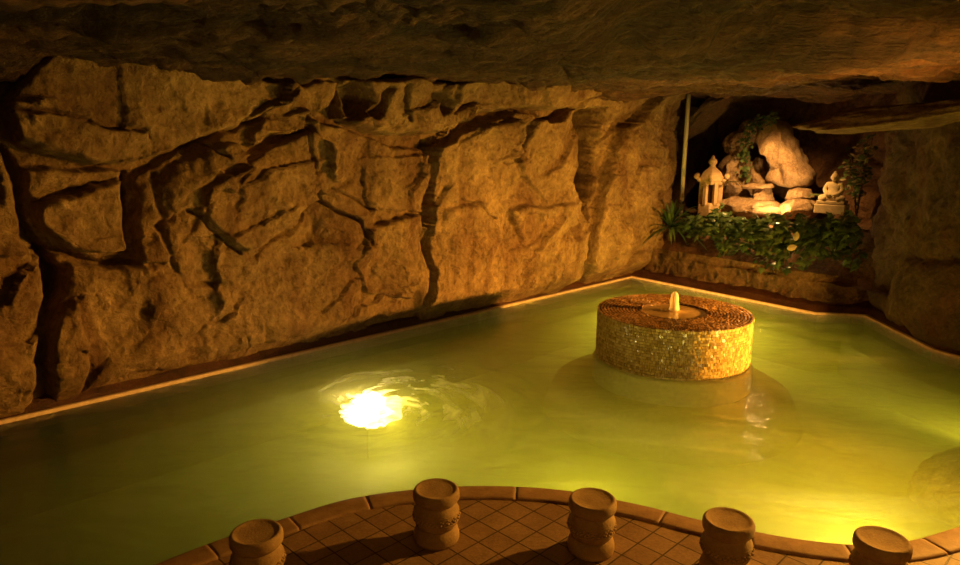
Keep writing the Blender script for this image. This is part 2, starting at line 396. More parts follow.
# water: a closed body with a murky volume
def water_material():
    m, nt, out = mat('pool_water')
    tr = node(nt, 'ShaderNodeBsdfTransparent'); tr.inputs[0].default_value = (0.97, 0.98, 0.93, 1)
    gl = node(nt, 'ShaderNodeBsdfGlossy', i_Roughness=0.08); gl.inputs[0].default_value = (1, 1, 1, 1)
    co = coords(nt, (1.0, 1.6, 1.0), (0, 0, R(20)))
    n1 = noise_tex(nt, co, 2.2, 5, 0.55, 0.9); n2 = noise_tex(nt, co, 9.0, 3, 0.5, 0.4)
    h = math_(nt, 'ADD', n1, math_(nt, 'MULTIPLY', n2, 0.22))
    bp = node(nt, 'ShaderNodeBump', i_Strength=0.35, i_Distance=0.06); nt.links.new(h, bp.inputs['Height']); nt.links.new(bp.outputs[0], gl.inputs['Normal'])
    fr = node(nt, 'ShaderNodeFresnel', i_IOR=1.33); nt.links.new(bp.outputs[0], fr.inputs['Normal'])
    mx = node(nt, 'ShaderNodeMixShader'); nt.links.new(fr.outputs[0], mx.inputs[0]); nt.links.new(tr.outputs[0], mx.inputs[1]); nt.links.new(gl.outputs[0], mx.inputs[2])
    # churned foam around the jet above the lamp
    g = nt.nodes.new('ShaderNodeNewGeometry'); vm = node(nt, 'ShaderNodeVectorMath', operation='DISTANCE'); nt.links.new(g.outputs['Position'], vm.inputs[0]); vm.inputs[1].default_value = (-0.62, 5.95, 0)
    fall = node(nt, 'ShaderNodeMapRange', i_From_Min=0.15, i_From_Max=1.35, i_To_Min=1.0, i_To_Max=0.0); nt.links.new(vm.outputs['Value'], fall.inputs['Value'])
    # curling streaks: the noise is stretched round the jet
    ps = node(nt, 'ShaderNodeVectorMath', operation='SUBTRACT'); nt.links.new(g.outputs['Position'], ps.inputs[0]); ps.inputs[1].default_value = (-0.85, 5.75, 0)
    ln_ = node(nt, 'ShaderNodeVectorMath', operation='LENGTH'); nt.links.new(ps.outputs[0], ln_.inputs[0])
    sx = nt.nodes.new('ShaderNodeSeparateXYZ'); nt.links.new(ps.outputs[0], sx.inputs[0])
    ang = math_(nt, 'ARCTAN2', sx.outputs[1], sx.outputs[0])
    cxyz = nt.nodes.new('ShaderNodeCombineXYZ')
    nt.links.new(math_(nt, 'MULTIPLY', math_(nt, 'SINE', ang), 0.9), cxyz.inputs[0]); nt.links.new(math_(nt, 'MULTIPLY', math_(nt, 'COSINE', ang), 0.9), cxyz.inputs[1])
    nt.links.new(math_(nt, 'ADD', math_(nt, 'MULTIPLY', ln_.outputs['Value'], 3.4), math_(nt, 'MULTIPLY', ang, 0.55)), cxyz.inputs[2])
    fn = noise_tex(nt, cxyz.outputs[0], 1.5, 8, 0.62, 0.5)
    foam = math_(nt, 'MULTIPLY', math_(nt, 'MULTIPLY', fall.outputs[0], ramp(nt, fn, [(0.47, (0, 0, 0)), (0.66, (1, 1, 1))])), 0.9)
    wide = math_(nt, 'MULTIPLY', ramp(nt, noise_tex(nt, coords(nt, (0.5, 1.5, 1), (0, 0, R(-30))), 1.4, 6, 0.62, 1.4), [(0.47, (0, 0, 0)), (0.72, (1, 1, 1))]), 0.17)
    foam = math_(nt, 'MAXIMUM', foam, wide)
    df = node(nt, 'ShaderNodeBsdfDiffuse'); df.inputs[0].default_value = (0.75, 0.72, 0.45, 1)
    tl = node(nt, 'ShaderNodeBsdfTranslucent'); tl.inputs[0].default_value = (0.95, 0.92, 0.66, 1)
    dm = node(nt, 'ShaderNodeMixShader', i_0=0.88); nt.links.new(df.outputs[0], dm.inputs[1]); nt.links.new(tl.outputs[0], dm.inputs[2])
    m2 = node(nt, 'ShaderNodeMixShader'); nt.links.new(foam, m2.inputs[0]); nt.links.new(mx.outputs[0], m2.inputs[1]); nt.links.new(dm.outputs[0], m2.inputs[2])
    nt.links.new(m2.outputs[0], out.inputs[0])
    sc = node(nt, 'ShaderNodeVolumeScatter', i_Density=0.62, i_Anisotropy=0.0); sc.inputs[0].default_value = (0.93, 0.98, 0.20, 1)
    ab = node(nt, 'ShaderNodeVolumeAbsorption', i_Density=0.22); ab.inputs[0].default_value = (0.70, 0.86, 0.0, 1)
    ad = nt.nodes.new('ShaderNodeAddShader'); nt.links.new(sc.outputs[0], ad.inputs[0]); nt.links.new(ab.outputs[0], ad.inputs[1]); nt.links.new(ad.outputs[0], out.inputs[1])
    return m
M['water'] = water_material()
bm = bmesh.new()
top = [bm.verts.new((p[0], p[1], 0.0)) for p in outline]; f = bm.faces.new(top)
if f.normal.z < 0: f.normal_flip()
r_ = bmesh.ops.extrude_face_region(bm, geom=[f]); bmesh.ops.translate(bm, vec=(0, 0, FLOOR_Z - 0.05), verts=[g for g in r_['geom'] if isinstance(g, bmesh.types.BMVert)])
bmesh.ops.recalc_face_normals(bm, faces=bm.faces); bmesh.ops.triangulate(bm, faces=bm.faces)
me = bpy.data.meshes.new('water'); bm.to_mesh(me); bm.free()
water = tag(link('water', me, M['water'], smooth_=False), kind='structure')

# deck and coping
deck_pts = [(p[0], p[1]) for p in coping_line] + [(-9, -4.5), (6.5, -4.5), (6.5, 4.3)]
def inset(line, d):
    out = []
    for i in range(len(line)):
        a = line[max(i - 1, 0)]; b = line[min(i + 1, len(line) - 1)]; t = (b - a) / np.linalg.norm(b - a); out.append(line[i] + d * np.array([-t[1], t[0]]))
    return np.array(out)
cop_in = inset(coping_line, 0.15)
floor = tag(fan('floor', [tuple(p) for p in cop_in] + [(-9, -4.5), (6.5, -4.5), (6.5, 4.1)], DECK_Z, M['deck']), kind='structure')
cp = []
fine = resample(coping_line, 0.02)
acc = 0; stone = 0.46; mb = MB()
seglen = np.r_[0, np.cumsum(np.linalg.norm(np.diff(fine, axis=0), axis=1))]
prof = [(0.0, 0.0), (-0.01, 0.05), (-0.012, 0.085), (-0.005, 0.098), (0.012, 0.105), (0.135, 0.107), (0.152, 0.104), (0.158, 0.095), (0.16, 0.05)]
k0 = 0
while k0 < len(fine) - 3:
    k1 = k0
    while k1 < len(fine) - 1 and seglen[k1] - seglen[k0] < stone: k1 += 1
    sub = fine[k0:k1 + 1]
    if len(sub) > 3:
        rows = []
        for i in range(len(sub)):
            a = sub[max(i - 1, 0)]; b = sub[min(i + 1, len(sub) - 1)]; t = (b - a) / np.linalg.norm(b - a); nn = np.array([-t[1], t[0]])
            e = 0.0 if 0 < i < len(sub) - 1 else 1.0
            sh = t * (0.0012 if i == 0 else -0.0012 if i == len(sub) - 1 else 0)
            for o, z in prof: rows.append((*(sub[i] + sh + nn * o), z - 0.0015 * e))
        n = len(prof); fs = []
        for i in range(len(sub) - 1):
            for j in range(n - 1): fs.append((i * n + j, (i + 1) * n + j, (i + 1) * n + j + 1, i * n + j + 1))
        fs.append(tuple(range(n))); fs.append(tuple((len(sub) - 1) * n + j for j in range(n))[::-1])
        mb.add(rows, fs)
    k0 = k1
tag(mb.build('trim_3', M['coping']), kind='structure')

# ---------------------------------------------------------------- left rock wall
S0, S1, Z0, Z1 = -3.2, 11.0, -0.05, 3.35
ns, nz = 1080, 280
sg, zg = np.meshgrid(np.linspace(S0, S1, ns), np.linspace(Z0, Z1, nz), indexing='ij')
SZ = np.stack([sg.ravel(), zg.ravel()], 1)
LW0 = PB - NL * WALL_BACK
def LW(x, y):
    p = at_plane(x, y, LW0 + NL * 0.27, NL); return ((p - LW0) @ DL, p[2])
def LWs(pts): return [LW(x, y) for x, y in pts]
wq = np.stack([SZ[:, 0], SZ[:, 1], 0 * SZ[:, 0]], 1)
warp = np.stack([fbm(wq * 1.7, 4, 51), fbm(wq * 1.7, 4, 77)], 1)
fine_w = np.stack([fbm(wq * 7, 3, 151), fbm(wq * 7, 3, 177)], 1)
SW = SZ + warp * 0.06 + fine_w * 0.012                                  # ragged outlines
CRN = fbm(wq * 3.1, 3, 333)
d = np.zeros(len(SZ))
def slab(pts, h, rnd=0.12, tilt=(0, 0)):
    """a block of rock with its own outline standing proud of the wall"""
    global d
    q = LWs(pts); sd = poly_sd(SW, q); c = np.mean(q, axis=0)
    prof_ = np.clip(1 - (1 - np.clip(sd / (rnd * 0.40), 0, 1)) ** 2, 0, 1) ** 0.6
    d += np.where(sd > 0, prof_ * np.maximum(h + (SZ[:, 0] - c[0]) * tilt[0] + (SZ[:, 1] - c[1]) * tilt[1], 0.01 * np.sign(h)), 0)
def crack(pts, depth, width):
    global d
    sd = seg_dist(SW, LWs(pts)); wv_ = np.clip(width * (0.42 + 0.30 * CRN), 0.012, 1)
    d -= depth * 0.85 * np.clip(1 - sd / (wv_ * 1.5), 0, 1) ** 0.8
def cavity(pts, depth, soft=0.08):
    global d
    sd = poly_sd(SW, LWs(pts)); d -= depth * smooth(sd / soft + 0.3)
def ridge(pts, h, width):
    global d
    sd = seg_dist(SW, LWs(pts)); d += h * np.clip(1 - sd / width, 0, 1) ** 1.3
fa = SZ + warp * 0.16
d += 0.16 * facets(fa * [1, 0.85], 1.05, 11, 1.9, 0.55) + 0.12 * facets(fa + 0.4 * fa[:, ::-1], 0.40, 29, 2.2, 0.45) + 0.022 * facets(fa + fine_w * 0.03, 0.17, 37, 2.2, 0.5)
# upper left overhanging boulder and its split lower lip
slab([(30, 66), (45, 52), (75, 46), (110, 45), (160, 56), (200, 62), (240, 70), (294, 80), (286, 97), (262, 114), (232, 127), (200, 137), (172, 144), (150, 152), (125, 157), (95, 160), (55, 157), (22, 148), (9, 122), (14, 95)], 0.30, 0.16, (0.02, 0.0))
slab([(14, 118), (60, 119), (100, 121), (132, 124), (136, 134), (126, 156), (95, 159), (55, 156), (22, 147)], 0.07, 0.05)
crack([(10, 114), (40, 117), (70, 118), (100, 120), (130, 122), (135, 131)], 0.10, 0.022)
crack([(240, 124), (268, 100), (288, 92)], 0.05, 0.03)
slab([(240, 122), (268, 100), (292, 84), (334, 84), (330, 108), (296, 112), (262, 116)], 0.10, 0.07)
# the block column beneath it
slab([(26, 163), (70, 165), (122, 163), (120, 172), (95, 177), (60, 186), (42, 197), (30, 188)], 0.16, 0.07)
slab([(38, 200), (48, 194), (80, 184), (108, 174), (121, 173), (126, 200), (128, 248), (112, 252), (92, 256), (72, 250), (50, 232), (40, 216)], 0.27, 0.12)
slab([(-60, 150), (8, 156), (16, 188), (24, 236), (36, 262), (44, 300), (46, 340), (38, 400), (28, 425), (-60, 450)], 0.24, 0.16)
crack([(12, 154), (22, 188), (29, 222), (42, 246), (50, 262)], 0.30, 0.07)
cavity([(48, 262), (60, 266), (72, 283), (68, 300), (58, 318), (48, 306), (44, 280)], 0.32, 0.10)
crack([(58, 316), (50, 350), (52, 386), (46, 410)], 0.10, 0.03)
crack([(32, 225), (60, 250), (90, 264), (130, 262), (160, 266)], 0.12, 0.05)
crack([(131, 168), (132, 205), (131, 250)], 0.24, 0.035)
crack([(152, 172), (154, 205), (164, 250), (176, 275)], 0.07, 0.05)
# the big middle face, broken by slanting joints
slab([(52, 322), (80, 300), (92, 340), (86, 400), (56, 404)], 0.13, 0.12)
slab([(140, 172), (178, 147), (233, 127), (297, 106), (335, 127), (380, 140), (428, 146), (427, 282), (420, 312), (330, 332), (250, 354), (150, 378), (54, 406), (50, 340), (62, 296), (78, 268), (120, 266), (142, 262), (138, 220)], 0.13, 0.12)
slab([(160, 172), (205, 146), (236, 138), (252, 150), (222, 166), (196, 190), (168, 206), (156, 200)], 0.06, 0.07, (-0.10, 0))
slab([(234, 168), (300, 125), (326, 150), (330, 190), (296, 212), (258, 246), (246, 248), (214, 228), (186, 214), (200, 190)], 0.13, 0.07, (-0.09, 0.05))
slab([(300, 116), (330, 126), (352, 140), (350, 168), (330, 188), (312, 140)], 0.09, 0.05, (0.1, 0.1))
slab([(345, 160), (420, 150), (420, 210), (380, 206), (360, 190)], 0.06, 0.05, (-0.12, 0))
slab([(360, 225), (415, 210), (418, 272), (400, 300), (366, 296), (350, 262)], 0.10, 0.08, (-0.1, 0.06))
slab([(80, 275), (160, 278), (212, 290), (240, 320), (180, 350), (100, 372), (66, 340)], 0.03, 0.16, (-0.05, 0.05))
crack([(181, 216), (204, 228), (240, 248)], 0.14, 0.028)
crack([(232, 180), (240, 170), (252, 165)], 0.08, 0.02)
crack([(198, 138), (212, 150), (224, 154)], 0.10, 0.03)
crack([(316, 190), (326, 202), (340, 208), (356, 218), (362, 236)], 0.22, 0.045)
crack([(332, 184), (356, 195), (372, 204)], 0.09, 0.02)
crack([(300, 112), (296, 128), (300, 150), (310, 172)], 0.09, 0.025)
crack([(366, 168), (366, 188), (370, 204)], 0.07, 0.02)
crack([(254, 255), (300, 220), (316, 200)], 0.07, 0.03)
crack([(250, 338), (256, 356), (250, 366)], 0.06, 0.025)
cavity([(80, 344), (88, 344), (90, 351), (82, 350)], 0.10, 0.04)
# ledge of boulders along the top
slab([(336, 82), (420, 82), (520, 76), (600, 76), (606, 92), (562, 106), (502, 106), (462, 119), (427, 129), (392, 134), (352, 131), (334, 121)], 0.34, 0.13)
cavity([(334, 84), (352, 84), (360, 104), (352, 122), (338, 124)], 0.42, 0.10)
crack([(372, 92), (364, 108), (358, 118)], 0.26, 0.05)
crack([(386, 90), (389, 106), (396, 118)], 0.22, 0.045)
cavity([(416, 92), (432, 92), (438, 106), (424, 112)], 0.34, 0.08)
crack([(440, 110), (455, 106), (462, 104)], 0.18, 0.04)
slab([(444, 84), (460, 82), (456, 98), (436, 104)], 0.10, 0.06)
slab([(512, 82), (575, 78), (600, 88), (575, 104), (540, 116), (526, 108)], 0.10, 0.08)
crack([(500, 105), (520, 108), (534, 116), (560, 112)], 0.16, 0.035)
# right half of the wall
slab([(427, 142), (470, 128), (503, 112), (520, 112), (536, 120), (574, 110), (572, 140), (569, 182), (574, 222), (572, 262), (560, 292), (500, 309), (429, 326), (426, 285)], 0.20, 0.05)
slab([(433, 150), (468, 132), (500, 118), (512, 150), (470, 176), (440, 200)], 0.08, 0.06, (-0.14, 0))
slab([(520, 118), (572, 112), (568, 180), (540, 200), (508, 160)], 0.08, 0.08, (0.12, 0.08))
slab([(436, 205), (470, 200), (490, 230), (484, 262), (456, 290), (434, 280)], 0.05, 0.16, (-0.06, 0.10))
slab([(500, 205), (560, 198), (572, 236), (556, 262), (516, 244)], 0.05, 0.16, (0.06, 0.14))
crack([(450, 196), (468, 204), (486, 216)], 0.10, 0.03)
crack([(486, 160), (498, 152), (506, 150)], 0.06, 0.02)
cavity([(424, 136), (431, 136), (431, 175), (429, 220), (427.5, 284), (424.5, 284), (423.5, 215)], 0.9, 0.012)
slab([(590, 214), (600, 180), (610, 150), (626, 122), (646, 92), (658, 84), (673, 88), (672, 130), (668, 172), (660, 222), (648, 262), (640, 276), (592, 288), (580, 262)], 0.24, 0.15)
slab([(584, 100), (625, 86), (642, 90), (616, 124), (596, 148), (584, 138)], 0.12, 0.08)
cavity([(576, 110), (604, 108), (603, 140), (598, 172), (590, 200), (584, 224), (577, 220), (572, 190), (574, 165), (577, 140)], 0.95, 0.04)
crack([(577, 222), (574, 244)], 0.14, 0.07)
crack([(583, 140), (592, 150)], 0.2, 0.06)
ridge([(594, 152), (630, 124)], 0.05, 0.05)
# the wall ends at the alcove
end_ = LW(674, 150)[0]
d -= 0.9 * smooth((end_ - SZ[:, 0] + warp[:, 0] * 0.10) / 0.22 - 0.15)
crack([(672, 95), (674, 150), (668, 215)], 0.3, 0.06)
# roughness of the stone itself
d += 0.05 * fbm(wq * 2.6, 5, 5, 0.5) + 0.010 * fbm(wq * 8, 4, 8, ridged=True)
d += 0.20 * smooth((SZ[:, 1] - 2.45) / 0.7) - 0.08 * SZ[:, 1] * 0.3      # leans out at the top
foot = smooth(SZ[:, 1] / 0.35); d = d * (0.35 + 0.65 * foot)
PW = LW0[None] + DL[None] * SZ[:, :1] + NL[None] * d[:, None]; PW[:, 2] = SZ[:, 1]
tag(from_grid('wall_left', PW.reshape(ns, nz, 3), M['rock']), kind='structure')

# ---------------------------------------------------------------- generic sheet of rock along a ground path
def rock_sheet(name, path, z0, z1, m, fs=0.8, amp=0.25, seed=1, step=0.035, lean=0.0, extra=None, left=True):
    path = resample(spline(path, 6), step); n = len(path)
    t = np.gradient(path, axis=0); t /= np.linalg.norm(t, axis=1)[:, None]
    nn = np.stack([-t[:, 1], t[:, 0]], 1) * (1 if left else -1)
    L = np.r_[0, np.cumsum(np.linalg.norm(np.diff(path, axis=0), axis=1))]
    kz = int((z1 - z0) / step) + 1; zz = np.linspace(z0, z1, kz)
    lg, z_ = np.meshgrid(L, zz, indexing='ij'); q = np.stack([lg.ravel(), z_.ravel()], 1); q3 = np.c_[q, 0 * q[:, 0] + seed]
    wp = np.stack([fbm(q3 * 1.7, 4, seed + 5), fbm(q3 * 1.7, 4, seed + 9)], 1) * 0.15
    dd = amp * facets(q + wp, fs, seed, 1.6, 0.7) + amp * 0.4 * facets(q + wp, fs * 0.42, seed + 31, 1.5, 0.8) + amp * 0.25 * fbm(q3 * 2.5, 5, seed) + 0.02 * fbm(q3 * 9, 3, seed + 2, ridged=True)
    dd += lean * q[:, 1]
    if extra is not None: dd += extra(q, wp)
    ii = np.repeat(np.arange(n), kz)
    PP = np.c_[path[ii] + nn[ii] * dd[:, None], q[:, 1]]
    return tag(from_grid(name, PP.reshape(n, kz, 3), m), kind='structure')
def back(e, t): return tuple((PB + DB * e + NB * t)[:2])
# planter front under the foliage
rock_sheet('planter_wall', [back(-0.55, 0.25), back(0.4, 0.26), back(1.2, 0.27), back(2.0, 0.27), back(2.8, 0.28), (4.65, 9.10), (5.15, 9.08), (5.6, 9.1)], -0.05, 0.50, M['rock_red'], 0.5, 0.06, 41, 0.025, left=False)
# alcove back
def seams(q, wp):
    r = np.zeros(len(q)); p = q + wp * 0.3
    for pts in ([(4.6, 3.0), (3.6, 1.5)], [(1.6, 3.0), (1.3, 1.0)], [(5.4, 3.0), (5.2, 0.8)], [(4.1, 2.0), (5.2, 1.75)]):
        r -= 0.22 * np.exp(-(seg_dist(p, pts) / 0.06) ** 2)
    return r
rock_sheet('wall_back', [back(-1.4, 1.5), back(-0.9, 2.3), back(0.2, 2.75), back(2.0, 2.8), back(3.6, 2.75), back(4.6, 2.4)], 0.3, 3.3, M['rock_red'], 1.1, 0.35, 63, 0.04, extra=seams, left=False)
# right rock pillar
def pillar_f(q, wp):
    p = q + wp * 0.4
    r = -0.16 * np.exp(-(seg_dist(p, [(3.55, 2.6), (3.45, 1.5), (3.5, 0.2)]) / 0.05) ** 2)
    r += -0.2 * smooth((0.25 - q[:, 1]) / 0.3)
    return r
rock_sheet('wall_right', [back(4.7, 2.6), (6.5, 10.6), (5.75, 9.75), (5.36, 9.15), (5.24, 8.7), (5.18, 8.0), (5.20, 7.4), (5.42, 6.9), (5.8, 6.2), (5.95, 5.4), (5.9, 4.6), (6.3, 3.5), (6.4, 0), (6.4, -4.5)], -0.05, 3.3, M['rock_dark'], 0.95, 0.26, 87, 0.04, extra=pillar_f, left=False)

# ---------------------------------------------------------------- ceiling
cx_ = np.r_[np.linspace(-9, -6, 20)[:-1], np.linspace(-6, 6.4, 560), np.linspace(6.4, 8, 14)[1:]]
cy_ = np.r_[np.linspace(-4.5, 3.4, 60)[:-1], np.linspace(3.4, 11.5, 520), np.linspace(11.5, 15.5, 60)[1:]]
gx, gy = np.meshgrid(cx_, cy_, indexing='ij')
G = np.stack([gx.ravel(), gy.ravel(), 0 * gx.ravel()], 1)
wpx = np.stack([fbm(G * 0.8, 4, 5), fbm(G * 0.8, 4, 9)], 1)
zc = 3.03 - 0.20 * facets(G[:, :2] * [0.4, 1.0] + wpx * 0.3, 1.15, 17, 1.6, 0.6, 2) - 0.14 * facets(G[:, :2] * [0.26, 1.0] + wpx * 0.14, 0.42, 19, 1.8, 0.6, 2)
zc += -0.05 * fbm(G * [1.0, 2.0, 1] * 1.4, 4, 21) + 0.055 * fbm(G * [0.26, 1.5, 1] * 4.0 + np.c_[wpx, wpx[:, :1]] * 0.5, 5, 23, 0.6, ridged=True)
# recess nearer the camera on the right, whose far lip catches the light
zc += 0.30 * smooth((5.55 + 0.35 * wpx[:, 0] + 0.18 * wpx[:, 1] - G[:, 1] + 0.12 * (G[:, 0] - 2)) / 0.35) * smooth((G[:, 0] - 0.2 + 0.6 * wpx[:, 1]) / 1.2)
# the rock lip over the alcove and the low lump at far left
e_ = (G - PB) @ DB; t_ = (G - PB) @ NB
zc += 0.09 * np.exp(-((t_ - 0.15 - 0.2 * wpx[:, 0]) / 0.45) ** 2) * smooth((e_ + 0.6) / 0.8)
zc -= 0.35 * np.exp(-((G[:, 0] + 4.3) ** 2 + (G[:, 1] - 5.2) ** 2) / 0.8)
CG = np.c_[G[:, :2], zc].reshape(len(cx_), len(cy_), 3)
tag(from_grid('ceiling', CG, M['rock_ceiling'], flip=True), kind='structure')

# ---------------------------------------------------------------- loose boulders
def blob(name, c, rad, m, seed, rz=0.0, tilt=(0, 0), flat=12, sub=5, rough=0.05, parent=None):
    bm = bmesh.new(); bmesh.ops.create_icosphere(bm, subdivisions=sub, radius=1.0)
    p = np.array([v.co for v in bm.verts]); rng = np.random.RandomState(seed)
    for _ in range(flat):
        n = rng.normal(size=3); n /= np.linalg.norm(n); k = 0.62 + 0.25 * rng.rand(); h = p @ n
        p = p - np.outer(np.clip(h - k, 0, None) * 0.92, n)
    p = p * (1 + 0.10 * fbm(p * 1.6 + seed, 3, seed) + rough * fbm(p * 5 + seed, 4, seed + 3))[:, None] * np.array(rad)
    Mx = np.array(Matrix.Rotation(rz, 3, 'Z') @ Matrix.Rotation(tilt[0], 3, 'X') @ Matrix.Rotation(tilt[1], 3, 'Y'))
    p = p @ Mx.T
    for v, q in zip(bm.verts, p): v.co = q
    me = bpy.data.meshes.new(name); bm.to_mesh(me); bm.free(); o = link(name, me, m, parent); o.location = [float(a) for a in c]; return o
def A(x, y, t):                                      # a photograph point on the upright plane t metres into the alcove
    return at_plane(x, y, PB + NB * t, NB)
ANG = math.atan2(DB[1], DB[0])
o = blob('ceiling_ledge', A(900, 122, -0.35) + np.array([0.1, 0, 0.06]), (1.05, 0.7, 0.16), M['rock'], 5, ANG + 0.25, (0, R(-6)))
tag(o, kind='structure')
o = blob('ceiling_beam', A(712, 112, 1.5), (0.62, 0.4, 0.14), M['rock_dark'], 9, ANG, (0, R(-42)))
tag(o, kind='structure')
o = blob('boulder', (3.92, 4.86, -0.34), (0.52, 0.62, 0.36), M['rock_yellow'], 12, 0.5)
tag(o, 'rough boulder half under water in the right corner of the pool', 'rock')

# ================================================================== FOUNTAIN
FC = (2.035, 7.207); FR = 0.792; FT = 0.472
ft = empty('fountain', (FC[0], FC[1], FLOOR_Z))
tag(ft, 'round mosaic tiled fountain drum standing in the green pool', 'fountain')
zb = -FLOOR_Z
MB().lathe([(FR - 0.012, 0), (FR - 0.012, zb + FT - 0.005), (FR - 0.03, zb + FT + 0.0), (0.345, zb + FT + 0.0), (0.335, zb + FT - 0.01)], 96).build('drum', M['grout'], ft)
MB().lathe([(0.86, 0.0), (0.82, 0.02), (0.82, zb - 0.06), (FR - 0.004, zb - 0.022)], 96).build('plinth', M['pool_tan'], ft)
rng = random.Random(3); side = MB(); topm = MB()
row_h = 0.029; z = -0.022
while z < FT - 0.01:
    a = rng.random() * 0.1
    end = a + 2 * math.pi
    while a < end - 0.01:
        wd = rng.choice([0.012, 0.014, 0.018, 0.03, 0.034]) / FR
        if a + wd > end: break
        g = 0.0034; h0, h1 = z + g / 2, z + row_h - g / 2
        tr_, tz_ = rng.uniform(-0.0016, 0.0016), rng.uniform(-0.0016, 0.0016)
        vs_ = []
        for aa, hh, s1, s2 in ((a + g / FR / 2, h0, -1, -1), (a + wd - g / FR / 2, h0, 1, -1), (a + wd - g / FR / 2, h1, 1, 1), (a + g / FR / 2, h1, -1, 1)):
            for rr in (FR - 0.014, FR - 0.001 + s1 * tr_ + s2 * tz_):
                vs_.append((rr * math.cos(aa), rr * math.sin(aa), hh + zb))
        side.add(vs_, [(1, 3, 5, 7), (0, 2, 3, 1), (2, 4, 5, 3), (4, 6, 7, 5), (6, 0, 1, 7)])
        a += wd
    z += row_h
rr = FR - 0.002
while rr > 0.36:
    a = rng.random(); end = a + 2 * math.pi
    while a < end - 0.01:
        wd = rng.uniform(0.018, 0.034) / rr
        if a + wd > end: break
        g = 0.0062; jr = rng.uniform(-0.006, 0.006); r0 = rr - 0.030 + jr; r1_ = rr + min(jr, 0.0) + rng.uniform(-0.004, 0.0); t1, t2 = rng.uniform(-0.002, 0.002), rng.uniform(-0.002, 0.002); vs_ = []
        for aa, q, s1, s2 in ((a + g / rr / 2, r0 + g, -1, -1), (a + wd - g / rr / 2, r0 + g, 1, -1), (a + wd - g / rr / 2, r1_, 1, 1), (a + g / rr / 2, r1_, -1, 1)):
            for zz in (FT - 0.006, FT + 0.003 + s1 * t1 + s2 * t2):
                vs_.append((q * math.cos(aa), q * math.sin(aa), zz + zb))
        topm.add(vs_, [(1, 7, 5, 3), (0, 1, 3, 2), (2, 3, 5, 4), (4, 5, 7, 6), (6, 7, 1, 0)])
        a += wd
    rr -= 0.033
side.build('mosaic_side', M['mosaic_side'], ft, False); topm.build('mosaic_rim', M['mosaic_top'], ft, False)
bs = from_grid('basin', np.array([[[r1 * math.cos(a), r1 * math.sin(a), z1 + zb] for r1, z1 in ((0.352, FT + 0.004), (0.338, FT + 0.002), (0.325, FT - 0.03), (0.26, FT - 0.13), (0.06, FT - 0.17), (0.0, FT - 0.17))] for a in np.linspace(0, 2 * math.pi, 65)[:-1]]), M['grout'], ft, closed=True)
def basin_water_mat():
    m, nt, out = mat('basin_water'); n = noise_tex(nt, coords(nt), 9, 4, 0.6, 0.6)
    b = bsdf(nt, out, (0.42, 0.27, 0.12), 0.15, n, 0.35, 0.02, 0.6); return m
ringw = np.array([[[r1 * math.cos(a), r1 * math.sin(a), FT + zb - 0.008 + dz_] for r1, dz_ in ((0.332, 0), (0.25, 0.001), (0.15, 0.004), (0.09, 0.010), (0.05, 0.02), (0.0, 0.028))] for a in np.linspace(0, 2 * math.pi, 65)[:-1]])
tag(from_grid('basin_water', ringw, basin_water_mat(), ft, closed=True))
m, nt, out = mat('jet_foam'); M['jet'] = m
d1 = node(nt, 'ShaderNodeBsdfDiffuse'); d1.inputs[0].default_value = (0.85, 0.78, 0.68, 1); d2 = node(nt, 'ShaderNodeBsdfTranslucent'); d2.inputs[0].default_value = (0.85, 0.78, 0.68, 1)
d3 = node(nt, 'ShaderNodeBsdfTransparent'); x1 = node(nt, 'ShaderNodeMixShader', i_0=0.5); x2 = node(nt, 'ShaderNodeMixShader', i_0=0.2)
nt.links.new(d1.outputs[0], x1.inputs[1]); nt.links.new(d2.outputs[0], x1.inputs[2]); nt.links.new(x1.outputs[0], x2.inputs[1]); nt.links.new(d3.outputs[0], x2.inputs[2]); nt.links.new(x2.outputs[0], out.inputs[0])
jet = MB().lathe([(0.075, 0), (0.055, 0.02), (0.045, 0.05), (0.042, 0.10), (0.040, 0.15), (0.033, 0.19), (0.018, 0.215), (0.004, 0.222)], 20).build('water_jet', m, ft)
for v in jet.data.vertices:
    k = 1 + 0.18 * math.sin(v.co.z * 70 + 5 * math.atan2(v.co.y, v.co.x)); v.co.x *= k; v.co.y *= k; v.co.z += zb + FT - 0.015
# ring step under water round the fountain
st_ = MB().lathe([(1.34, FLOOR_Z), (1.22, -0.34), (1.14, -0.29), (0.80, -0.27)], 72, (FC[0], FC[1], 0)).build('ring_step', M['pool_tan']); tag(st_, kind='structure')

